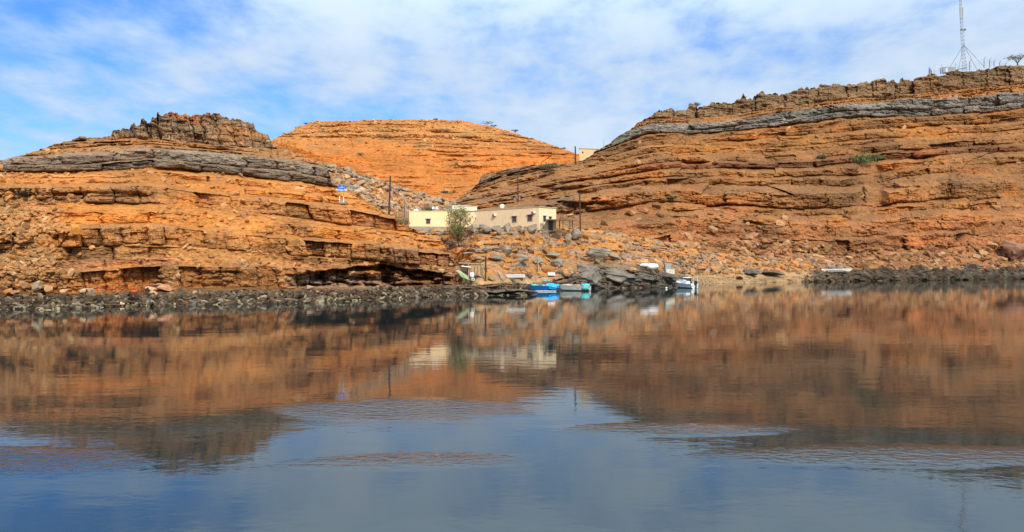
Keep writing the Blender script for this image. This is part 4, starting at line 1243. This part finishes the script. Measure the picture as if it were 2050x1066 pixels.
def bush(lab, px, py, D, wpx, hpx, seed, mat='leaf_grey', per=60, leaf=0.08, group='desert bushes', base=None):
    base = base or P(px, py, D); m_ = D / F; W = wpx * m_ / 2; H = hpx * m_
    o = thing('bush', lab, 'bush', tuple(base), 0.0, group)
    rn = np.random.default_rng(seed); st_ = MB(); pts = []
    for i in range(14):
        a = rn.uniform(0, 6.283); rr = W * rn.random() ** 0.5; e = Vector((math.cos(a) * rr, math.sin(a) * rr * 0.8, H * rn.uniform(0.35, 0.9) * (1 - 0.4 * (rr / W) ** 2)))
        st_.bar((0, 0, -0.2), e, 0.035, 0.01, 4)
        pts.append(np.array(e) + rn.normal(size=(per, 3)) * np.array([W * 0.2, W * 0.2, H * 0.16]))
    st_.build('stems', M['bark'], o)
    leaves_obj('foliage', M[mat], np.concatenate(pts), leaf, seed, o)


def bush_on(h, lab, px, py, wpx, hpx, seed, mat='leaf_grey', leaf=0.09, per=60):
    p = at(h, px, py); bush(lab, px, py + 1, p.y - 0.5, wpx, hpx, seed, mat, per, leaf)


bush_on(hillR, 'large green bush on a ledge in the middle of the right hill', 1722, 328, 44, 22, 1, 'leaf_green', 0.25, 70)
bush_on(hillR, 'smaller green bush right beside the large green bush', 1752, 320, 36, 12, 2, 'leaf_green', 0.2)
bush_on(hillR, 'faint olive bush left of the large green bush', 1645, 318, 20, 8, 3, 'leaf_grey', 0.2)
bush_on(hillR, 'small green plant on the slope above the scree chute', 1345, 397, 16, 5, 4, 'leaf_green', 0.15)
bush_on(hillL, 'small olive bush near the left edge of the photo below the grey rock', 48, 388, 22, 13, 5, 'leaf_grey', 0.09)
bush('grey green shrub right against the left side of the yellow house', 803, 456, 138, 30, 24, 6, 'leaf_grey', 70, 0.10)
bush('dark green bush behind the roof of the yellow house', 857, 428, 160, 30, 16, 7, 'leaf_green', 70, 0.12)
bush('dry dark bush in the orange gully at the foot of the table hill', 900, 388, 262, 28, 7, 8, 'leaf_dark', 30, 0.18)
bush('small pale bush above the shack near the grey slabs', 985, 520, 131, 12, 6, 9, 'leaf_green', 40, 0.07)
bush_on(hillM, 'pale scrub in the middle of the table hill face', 915, 330, 12, 5, 10, 'leaf_tan', 0.2, 26)
bush_on(hillM, 'pale scrub high on the table hill under its rim', 892, 262, 22, 5, 11, 'leaf_tan', 0.2, 26)
bush_on(hillM, 'pale scrub low on the left of the table hill', 722, 310, 14, 5, 12, 'leaf_tan', 0.2, 26)

tree('acacia_tree', 'wide flat topped acacia on the ledge left of the far pole', 'tree', 1100, 351, at(hillR, 1100, 349).y - 1.5, 46, 22, 21, 'leaf_grey', 0.3, 60, 20, 0.17, umbrella=True, group='acacia trees', trunk_r=0.25)
for i, (px, py, wp, hp_, lab) in enumerate([(612, 248, 12, 5, 'tiny flat acacia at the left end of the table hill rim'), (872, 240, 10, 4, 'tiny bare acacia in the middle of the table hill rim'),
                                            (975, 256, 24, 9, 'grey acacia on the right shoulder of the table hill'), (1031, 271, 16, 8, 'dark flat topped acacia on the right slope of the table hill'),
                                            (988, 259, 14, 6, 'small acacia right beside the grey acacia of the shoulder'), (1129, 301, 8, 5, 'tiny acacia low on the right skyline of the table hill')]):
    q = behind(hillM, px, 3); tree('acacia_tree', lab, 'tree', px, py, q.y, wp, hp_ * 1.1, 60 + i, 'leaf_grey', 0.4, 16, 14, 0.24, umbrella=True, group='acacia trees', trunk_r=0.12, base=q)
q = behind(hillR, 2037, 4)
tree('acacia_tree', 'leafless looking grey acacia on the skyline right of the radio mast', 'tree', 2037, 144, q.y, 36, 24, 71, 'leaf_grey', 0.4, 30, 16, 0.22, base=q, umbrella=True, group='acacia trees', trunk_r=0.28)
q = behind(hillR, 1390, 2)
bush('dark scrub on the skyline at the left of the right crag', 1392, 214, q.y, 22, 7, 14, 'leaf_grey', 30, 0.2, base=q)


# ---------------------------------------------------------------- boats
def hull(L_, B_, H_, mat, parent, inner, t0=0.45, bowrise=0.35, wall=0.07, name='hull', floor=0.22, keelz=-0.25):
    n = 26; bm = bmesh.new(); rows = []
    for i in range(n):
        t = i / (n - 1); x = t * L_
        b = B_ / 2 * (0.86 + 0.14 * min(1, t / 0.3)) * (1 - max(0, (t - t0) / (1 - t0)) ** 2.3); b = max(b, 0.015)
        g_ = H_ * (1 + bowrise * t ** 2.5); k = keelz + (g_ * 0.9 - keelz) * max(0, (t - 0.82) / 0.18) ** 2.2; c = k + (g_ - k) * 0.38
        bi = max(b - wall, 0.006); fl = max(floor, k + 0.05); fl = min(fl, g_ - 0.03)
        rows.append([(x, 0, k), (x, b * 0.80, c), (x, b, g_ * 0.93), (x, b + 0.03, g_ * 0.95), (x, b + 0.02, g_), (x, bi, g_), (x, bi * 0.9, fl), (x, 0, fl)])
    for sy in (1, -1):
        vs = [[bm.verts.new((p[0], p[1] * sy, p[2])) for p in r_] for r_ in rows]
        for a, b in zip(vs[:-1], vs[1:]):
            for k in range(7): bm.faces.new((a[k], b[k], b[k + 1], a[k + 1]) if sy > 0 else (a[k], a[k + 1], b[k + 1], b[k]))
        f = vs[0]; bm.faces.new([f[0], f[1], f[2], f[3], f[4], f[5], f[6], f[7]])
    bmesh.ops.remove_doubles(bm, verts=bm.verts, dist=0.004)
    bmesh.ops.recalc_face_normals(bm, faces=bm.faces)
    me = bpy.data.meshes.new(name); bm.to_mesh(me); bm.free(); me.materials.append(mat)
    o = bpy.data.objects.new(name, me); C.objects.link(o); o.parent = parent
    return o


def thwarts(L_, B_, z, xs, mat, parent):
    for x in xs: MB().box((x, 0, z), (0.28, B_, 0.05)).build('bench', mat, parent)


# blue skiff, bow to the left
Db = 5 * F / (584 - 520) + 0.2
bl = thing('boat', 'blue fishing skiff with bright blue tarpaulin and turquoise nets, moored left of the grey skiff', 'boat', ((1116 - CX) / F * Db, Db, 0), math.pi - 0.12)
hull(4.55, 1.7, 0.86, M['blue'], bl, None, bowrise=0.25)
for sy in (-1, 1):
    MB().box((1.9, sy * 0.74, 0.10), (3.5, 0.06, 0.11)).build('white_stripe', M['hullwhite'], bl)
thwarts(4.5, 1.5, 0.62, (1.2, 2.4), M['blue'], bl)
tp = lumpy('tarpaulin', M['sky_blue'], (1.02, 0.86, 0.46), 3, bl, (0.85, 0.12, 0.82), 0.38)
lumpy('tarpaulin', M['sky_blue'], (0.62, 0.12, 0.36), 9, bl, (0.75, 0.90, 0.62), 0.2)
lumpy('net', M['turquoise'], (0.62, 0.5, 0.20), 4, bl, (3.55, 0.05, 0.92), 0.3)
lumpy('net', M['turquoise'], (0.44, 0.4, 0.20), 5, bl, (2.15, 0.25, 0.88), 0.3)
lumpy('net', plain('white_rope', (0.6, 0.72, 0.68), 0.9, 0.3, 8), (0.26, 0.3, 0.2), 6, bl, (1.55, 0.35, 1.0), 0.3)
MB().bar((3.9, 0.1, 0.8), (3.98, 0.1, 1.35), 0.03).bar((3.98, -0.1, 0.8), (3.98, -0.1, 1.2), 0.03).build('bow_post', M['hullwhite'], bl)
MB().bar((0.4, -0.5, 0.6), (0.35, -0.5, 1.5), 0.03).build('stick', M['sign_red'], bl)
# grey skiff with nets in the stern, stern to the right
Dg = 5 * F / (583 - 520) + 0.4
gs = thing('boat', 'weathered grey white skiff with turquoise nets in its stern, moored right of the blue skiff', 'boat', ((1181 - CX) / F * Dg, Dg - 0.2, 0), math.pi - 0.30)
hull(5.1, 1.75, 0.80, M['hullgrey'], gs, None, bowrise=0.2)
thwarts(5, 1.5, 0.6, (1.9, 3.1), M['white'], gs)
lumpy('net', M['turquoise'], (0.62, 0.66, 0.33), 14, gs, (0.62, 0.15, 0.80), 0.4)
lumpy('net', M['sky_blue'], (0.32, 0.4, 0.26), 15, gs, (1.15, 0.1, 0.90), 0.3)
lumpy('net', M['turquoise'], (0.50, 0.10, 0.24), 19, gs, (0.55, 0.86, 0.50), 0.5)
lumpy('sacking', plain('brown_sacking', (0.42, 0.24, 0.14), 0.9, 0.3, 5), (0.75, 0.5, 0.20), 16, gs, (2.1, 0.0, 0.86), 0.3)
lumpy('canvas_cover', plain('pale_canvas', (0.62, 0.56, 0.44), 0.9, 0.12, 3), (1.0, 0.55, 0.13), 17, gs, (3.7, 0.0, 0.90), 0.3)
# white motorboat seen over its stern corner
Dw = 5 * F / (578 - 520) + 0.2
wb = thing('boat', 'white motorboat with black outboard, console and folded bimini moored at the beach', 'boat', ((1391 - CX) / F * Dw, Dw, 0), math.pi * 0.5 + R(27))
hull(5.0, 1.9, 0.80, M['hullwhite'], wb, None, bowrise=0.45)
MB().box((2.1, 0, 0.75), (0.75, 0.85, 1.05)).build('console', M['hullwhite'], wb, 0.06)
MB().box((1.75, 0, 1.42), (0.05, 0.75, 0.30), rot=Matrix.Rotation(0.3, 3, 'Y')).build('windscreen', M['glass'], wb)
MB().box((1.05, 0, 0.55), (0.45, 0.9, 0.45)).build('seat', M['hullwhite'], wb, 0.05)
MB().box((4.1, 0, 0.92), (1.3, 1.1, 0.08)).build('foredeck', M['hullwhite'], wb, 0.02)
ob = MB().box((-0.30, 0, 1.05), (0.50, 0.42, 0.50)).build('outboard_motor', M['black'], wb, 0.09)
MB().box((-0.28, 0, 0.45), (0.24, 0.18, 0.95)).box((-0.34, 0, -0.15), (0.42, 0.05, 0.40)).build('shaft', M['black'], ob)
MB().box((-0.08, 0, 0.72), (0.2, 0.32, 0.3)).build('bracket', M['darkmetal'], ob)
for x, y, h_ in ((0.4, -0.86, 2.1), (0.35, 0.84, 1.2), (1.5, -0.86, 1.7)):
    MB().bar((x, y, 0.75), (x - 0.05, y, h_), 0.035).build('pole', M['hullwhite'], wb)
bi = MB()
for sy in (-1, 1):
    bi.bar((1.5, sy * 0.85, 0.8), (2.1, sy * 0.82, 1.78), 0.025).bar((2.7, sy * 0.85, 0.85), (2.1, sy * 0.82, 1.78), 0.025)
bi.build('bimini_frame', M['galv'], wb)
lumpy('bimini', M['hullwhite'], (0.62, 0.92, 0.10), 33, wb, (2.1, 0, 1.83), 0.25)
# second white boat behind it
Dv = Dw + 9
vb = thing('boat', 'small white dinghy pulled up behind the white motorboat', 'boat', ((1372 - CX) / F * Dv, Dv, 0.7), math.pi - 0.5)
hull(3.4, 1.3, 0.55, M['hullwhite'], vb, None)
MB().box((1.2, 0, 0.42), (0.25, 1.1, 0.05)).build('bench', M['wood'], vb)
# long white skiff on the right shore
pl_ = min(at(hillR, 1675, 545), at(hillC, 1675, 547), at(hillC, 1690, 546), key=lambda q_: q_.y)
ls = thing('boat', 'long low white skiff lying on the rocks at the foot of the right hill', 'boat', ((1647 - CX) / F * (pl_.y - 2), pl_.y - 2, P(1675, 546.5, pl_.y - 2).z + 0.2), 0.05)
hull(6.9, 1.7, 0.62, M['white'], ls, None, bowrise=0.22, keelz=-0.20)
for x in (1.4, 3.0, 4.6): MB().box((x, 0, 0.48), (0.25, 1.4, 0.05)).build('bench', M['wood'], ls)
MB().box((3.2, -0.87, 0.42), (5.6, 0.05, 0.07)).build('rub_rail', M['coping'], ls)
# white boat on the quay
pq = at(hillC, 1030, 557)
qb = thing('boat', 'chalky white skiff hauled out on the low quay above the blue skiff', 'boat', ((1051 - CX) / F * (pq.y - 2.6), pq.y - 2.6, P(1030, 559, pq.y - 2.6).z + 0.05), math.pi + 0.06)
hull(3.7, 1.3, 0.62, M['white'], qb, None, bowrise=0.18, keelz=-0.1)
for x in (1.2, 2.3): MB().box((x, 0, 0.48), (0.22, 1.15, 0.05)).build('bench', M['wood'], qb)
MB().box((0.2, 0, 0.1), (0.15, 1.3, 0.25)).box((3.0, 0, 0.0), (0.15, 1.0, 0.25)).build('support_log', M['wood'], qb)
# white covered dinghy near the point
pc = at(hillC, 1303, 541)
cd = thing('boat', 'bulging white covered dinghy on the rocks above the point', 'boat', tuple(P(1303, 541, pc.y - 1.5)), 0.2)
lumpy('cover', M['white'], (1.15, 0.9, 0.62), 41, cd, (0.15, 0, 0.62), 0.12)
lumpy('bow_cover', M['white'], (0.95, 0.6, 0.34), 42, cd, (-1.15, 0, 0.85), 0.15)
MB().bar((-2.0, 0, 0.55), (1.2, 0, 0.05), 0.08).build('keel', M['darkwood'], cd)
# buoy
by = thing('buoy', 'small white mooring buoy floating left of the white motorboat', 'buoy', ((1334 - CX) / F * (5 * F / 58.5), 5 * F / 58.5, 0))
MB().ball((0, 0, 0.12), 0.20, 0.20, 0.18).build('float', M['hullwhite'], by, smooth=True)
MB().bar((0, 0, 0.28), (0, 0, 0.40), 0.04).build('ring', M['darkmetal'], by)

# cabinets by the beach
q = at(hillC, 1335, 549)
gb = thing('cabinet', 'tall grey metal cabinet standing behind the cream chest', 'cabinet', tuple(P(1336, 549, q.y)), 0.25)
MB().box((0, 0, 0.95), (1.15, 0.7, 1.95)).build('body', M['grey_box'], gb, 0.03)
MB().box((0, -0.365, 0.95), (1.0, 0.02, 1.7)).build('door', M['grey_box'], gb)
MB().box((0.38, -0.385, 1.0), (0.05, 0.03, 0.2)).build('handle', M['darkmetal'], gb)
cf = thing('chest', 'cream chest freezer lying beside the grey cabinet above the motorboat', 'chest', tuple(P(1341, 550, q.y - 1.2)), 0.1)
MB().box((0, 0, 0.50), (1.65, 0.75, 0.82)).build('body', plain('cream_enamel', (0.66, 0.62, 0.44), 0.5, 0.08, 2, streak=0.3), cf, 0.04)
MB().box((0, -0.0, 0.955), (1.7, 0.8, 0.08)).build('lid', M['white'], cf, 0.02)
MB().ball((-0.05, -0.39, 0.6), 0.07, 0.03, 0.07).build('badge', M['darkmetal'], cf)
# driftwood piles
for i, (px, py, wd, lab) in enumerate([(1365, 549, 30, 'pile of weathered planks right of the cream chest'), (1395, 547, 26, 'loose planks on the beach behind the white motorboat')]):
    q = at(hillC, px, py); dp_ = thing('timber_pile', lab, 'timber', tuple(P(px, py, q.y)))
    r_ = random.Random(i)
    for k in range(9):
        y = r_.uniform(-0.4, 0.4); x = r_.uniform(-0.6, 0.6); l = r_.uniform(0.8, 1.6)
        MB().bar((x - l / 2, y, 0.1 + k * 0.045), (x + l / 2, y + r_.uniform(-.3, .3), 0.12 + k * 0.045 + r_.uniform(-.05, .1)), 0.05, n=5).build('plank', M['wood' if k % 2 else 'darkwood'], dp_)

# driftwood shack and its clutter
q = at(hillC, 945, 560); DS = q.y - 0.5
sh = thing('shack', 'tumbledown driftwood and sacking shack on the quay left of the mooring post', 'shack', tuple(P(945, 561, DS)))
def sl(px, py, dd=0.0): return P(px, py, DS + dd) - sh.location
MB().bar(sl(918, 527), sl(944, 528), 0.07).bar(sl(940, 528.5, 0.1), sl(969, 529, 0.2), 0.07).build('roof_pole', M['wood'], sh)
MB().bar(sl(924, 533.5, -0.3), sl(943, 535.5, -0.3), 0.08).build('roof_pole', M['white'], sh)
for px in (938, 941.5, 944, 951, 957, 963.5, 968.5):
    MB().bar(sl(px + random.uniform(-1, 1), 561), sl(px, 528 + random.uniform(0, 3)), 0.06, 0.05, 6).build('post', M['wood'], sh)
pan = MB()
rr_ = random.Random(4)
for i in range(11):
    x0 = 945.5 + i * 2.0
    pan.box((sl(x0, 540).x, 0.25 + rr_.uniform(0, 0.1), sl(x0, 540 + rr_.uniform(-1, 4)).z), (0.155, 0.04, 1.6 + rr_.uniform(-0.6, 0.4)))
pan.build('board_panel', M['wood'], sh)
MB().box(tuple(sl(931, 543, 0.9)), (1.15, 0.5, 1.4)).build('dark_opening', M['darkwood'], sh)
MB().box(tuple(sl(957, 557, -0.1)), (1.4, 0.4, 0.10)).box(tuple(sl(960, 553, -0.1)), (1.3, 0.35, 0.07)).build('bench', M['darkwood'], sh)
nt = tag(lumpy('fishing_net', M['net'], (1.25, 0.5, 0.34), 51, None, (0, 0, 0), 0.3, rz=0.0), 'pale green fishing net draped down the rocks left of the shack', 'net')
nt.location = P(926, 552, DS - 1.2); nt.rotation_euler = (0, R(38), 0)
br_ = thing('barrel', 'white plastic barrel with rounded top beside the green net', 'barrel', tuple(P(945, 556, DS - 0.9)))
MB().bar((0, 0, 0), (0, 0, 0.62), 0.30, 0.33, 14).ball((0, 0, 0.62), 0.33, 0.33, 0.14).build('body', M['hullwhite'], br_, smooth=True)
MB().bar((0, 0, 0.72), (0, 0, 0.82), 0.09).build('cap', M['blue'], br_)
tb_ = thing('crate', 'small white crate on the quay just below the white barrel', 'crate', tuple(P(947, 562, DS - 1.2)), 0.1)
MB().box((0, 0, 0.16), (0.45, 0.3, 0.32)).build('body', M['white'], tb_, 0.02)
MB().box((0, -0.155, 0.16), (0.25, 0.015, 0.16)).build('opening', M['darkmetal'], tb_)
# plank sheaf left of the hauled out boat
pk_ = thing('plank_stack', 'sheaf of thin bleached planks leaning left of the hauled out white skiff', 'planks', tuple(P(1002, 559, DS)))
for i in range(5): MB().bar(P(1004 + i * 1.6, 558.5, DS - 0.2) - pk_.location, P(997 + i * 1.8, 542 + i, DS + 0.6) - pk_.location, 0.05, n=5).build('plank', M['wood'], pk_)
MB().bar(P(992, 534, DS + 1.5) - pk_.location, P(1016, 547, DS + 0.5) - pk_.location, 0.06).build('plank', M['wood'], pk_)
# tall dark planks with orange crate
q = at(hillC, 1079, 547)
tp_ = thing('plank_stack', 'two tall dark planks standing against the orange bank', 'planks', tuple(P(1079, 547, q.y - 0.5)))
for a, b in (((1076, 547), (1075.5, 519)), ((1079, 548), (1076.5, 524)), ((1084, 548), (1078, 530))):
    MB().bar(P(*a, q.y - 0.5) - tp_.location, P(*b, q.y) - tp_.location, 0.09, 0.05, 5).build('plank', M['darkwood' if a[0] < 1078 else 'wood'], tp_)
oc = thing('crate', 'orange plastic crate at the foot of the tall dark planks', 'crate', tuple(P(1079, 548, q.y - 1.0)))
MB().box((0, 0, 0.14), (0.7, 0.4, 0.28)).build('body', M['orange_plastic'], oc, 0.03)
MB().box((0, 0, 0.30), (0.74, 0.44, 0.04)).build('rim', M['orange_plastic'], oc)
# white board with holes on the ground
q = at(hillC, 1104, 552)
wbd = thing('board', 'white board with two dark holes lying on the ground left of the pale split boulder', 'board', tuple(P(1104, 552, q.y - 0.3)), 0.1)
MB().box((0, 0, 0.25), (1.2, 0.9, 0.06), rot=Matrix.Rotation(0.5, 3, 'X')).build('panel', M['white'], wbd)
for x in (-0.15, 0.3): MB().box((x, -0.02, 0.275), (0.16, 0.22, 0.03), rot=Matrix.Rotation(0.5, 3, 'X')).build('hole', M['darkmetal'], wbd)
# bent pipe rail at the quay edge above the blue boat
q = at(hillC, 1104, 562)
rl = tag(MB().bar(P(1104, 566, q.y - 1.0), P(1102.5, 556.5, q.y - 1.0), 0.05).bar(P(1102.5, 556.5, q.y - 1.0), P(1116, 556, q.y - 1.0), 0.05).bar(P(1116, 556, q.y - 1.0), P(1117, 559, q.y - 1.0), 0.05).build('bent_pipe', plain('pink_pipe', (0.62, 0.36, 0.26), 0.6)),
         'bent pink pipe standing at the quay edge above the blue skiff', 'pipe')
for i, (px, py, c, lab) in enumerate([(1091, 563, 'turquoise', 'small green float lying on the quay edge, leftmost of two'), (1099, 563, 'turquoise', 'small green float on the quay edge beside the bent pipe')]):
    fl = tag(lumpy('net_float', M[c], (0.2, 0.18, 0.15), 70 + i), lab, 'float'); fl.location = P(px, py, at(hillC, px, py).y - 0.8)
rc = tag(lumpy('rag', M['redrock'], (0.35, 0.3, 0.16), 81, amp=0.4), 'bright red rag among the rocks at the foot of the left cliff', 'rag')
rc.location = P(270, 584, 5 * F / (np.interp(270, KL, GL[0]) - 520) + 5)

# ---------------------------------------------------------------- radio mast
mb_ = behind(hillR, 1933, 7, -0.3)
MD = mb_.y; mp = MD / F
mast = thing('radio_mast', 'tall guyed lattice radio mast with panel antennas on the crest of the right hill', 'mast', tuple(mb_))
zt_ = P(1922, -40, MD) - mb_; lean_ = Vector((zt_.x - (P(1933, 138, MD) - mb_).x, 0, zt_.z))
def mpos(z, k, r_):
    a = k * 2.094 + 0.4; f = z / lean_.z
    return Vector((lean_.x * f + math.cos(a) * r_, math.sin(a) * r_, z))
Hm = lean_.z; sec = 1.35; nsec = int(Hm / sec)
def mr(z): return 0.95 - 0.40 * z / Hm
lg = MB(); br2 = MB()
for k in range(3):
    for i in range(nsec):
        z0, z1 = i * sec, (i + 1) * sec
        lg.bar(mpos(z0, k, mr(z0)), mpos(z1, k, mr(z1)), 0.09, n=6)
        k2 = (k + 1) % 3
        br2.bar(mpos(z0, k, mr(z0)), mpos(z0, k2, mr(z0)), 0.055, n=4)
        br2.bar(mpos(z0, k, mr(z0)), mpos(z1, k2, mr(z1)), 0.045, n=4)
lg.build('mast_leg', M['galv'], mast); br2.build('bracing', M['galv'], mast)
zg = P(1930, 90, MD).z - mb_.z
for px, py in ((1901, 135), (1919, 137), (1955, 138), (1970, 133)):
    e = P(px, py + 1, MD - (3 if px in (1919, 1955) else -2)) - mb_
    MB().bar(mpos(zg, 0, 0.0), e, 0.07, n=5).build('guy_wire', M['darkmetal'], mast)
for dx, z0p, z1p, r_ in ((-1920 + 1920, 14, 38, 0.34), (4, 16, 40, 0.30)):
    zc_ = (P(1921, (z0p + z1p) / 2, MD) - mb_); hh_ = (z1p - z0p) * mp
    MB().box((zc_.x + dx * mp, -0.9, zc_.z), (r_ * 1.6, 0.25, hh_)).build('panel_antenna', plain('antenna_grey', (0.42, 0.45, 0.44), 0.5), mast, 0.04)
MB().bar(P(1923.5, 12, MD) - mb_ + Vector((0, -0.7, 0)), P(1926.5, 80, MD) - mb_ + Vector((0, -0.7, 0)), 0.12, n=6).build('feeder_pipe', M['galv'], mast)
for px in (1921.5, 1928.5):
    d0 = P(px, 61.5, MD) - mb_
    MB().bar(d0 + Vector((0, -1.2, 0)), d0 + Vector((0, -0.8, 0)), 0.42, 0.36, 14).build('dish', M['darkmetal'], mast)
# equipment hut
hb_ = behind(hillR, 1897, 3, 0.0)
hut = thing('equipment_hut', 'grey equipment box on the crest left of the mast foot', 'cabinet', tuple(P(1897, 147, hb_.y)))
MB().box((0, 0, 0.95), (25 * mp, 2.0, 1.9)).build('body', M['grey_box'], hut, 0.04)
MB().box((0, 0, 1.93), (26 * mp, 2.2, 0.1)).build('roof', M['galv'], hut)
MB().box((-0.9, -1.02, 0.9), (0.8, 0.04, 1.4)).build('door', M['galv'], hut)
bar_ = tag(MB().bar(P(1911, 141, hb_.y), P(1935, 135.5, hb_.y), 0.12).build('barrier_bar', M['darkmetal']), 'dark sloping barrier bar at the foot of the mast', 'bar')
# security fence: posts with bent tops and mesh
fp = [(1860.5, 155, 135), (1864, 154, 138), (1871, 152, 139), (1885, 147, 129), (1913, 142, 125), (1941, 140, 120), (1970, 135, 114), (1981, 134, 116), (1990, 133, 120), (2001, 132, 122), (2013, 131, 124)]
fd = [behind(hillR, p[0], 1.5 + (3 if 3 < i < 6 else 0)).y for i, p in enumerate(fp)]
f0 = P(*fp[0][:2], fd[0])
fence = thing('security_fence', 'wire mesh security fence with bent topped posts round the radio mast', 'fence', tuple(f0))
tops = []
for i, (px, pb, ptp) in enumerate(fp):
    a = P(px, pb + 2, fd[i]) - f0; b = P(px, ptp + 4, fd[i]) - f0
    c = b + Vector((0.6 if i > 4 else -0.25, -0.1, 0.75))
    MB().bar(a, b, 0.20 if i < 2 else 0.10, n=6).bar(b, c, 0.10 if i < 2 else 0.08, n=6).build('post', M['darkmetal' if i < 2 or i > 4 else 'galv'], fence)
    tops.append((a, b, c))
msh = MB()
for (a0_, b0_, c0_), (a1_, b1_, c1_) in zip(tops[:-1], tops[1:]):
    for k in range(7):
        f = k / 6; msh.bar(a0_.lerp(b0_, f), a1_.lerp(b1_, f), 0.04, n=3)
    n_ = max(2, int((a1_ - a0_).length / 0.55))
    for k in range(n_): f = (k + 0.5) / n_; msh.bar(a0_.lerp(a1_, f), b0_.lerp(b1_, f), 0.032, n=3)
    msh.bar(c0_, c1_, 0.035, n=3)
msh.build('wire_mesh', M['galv'], fence)
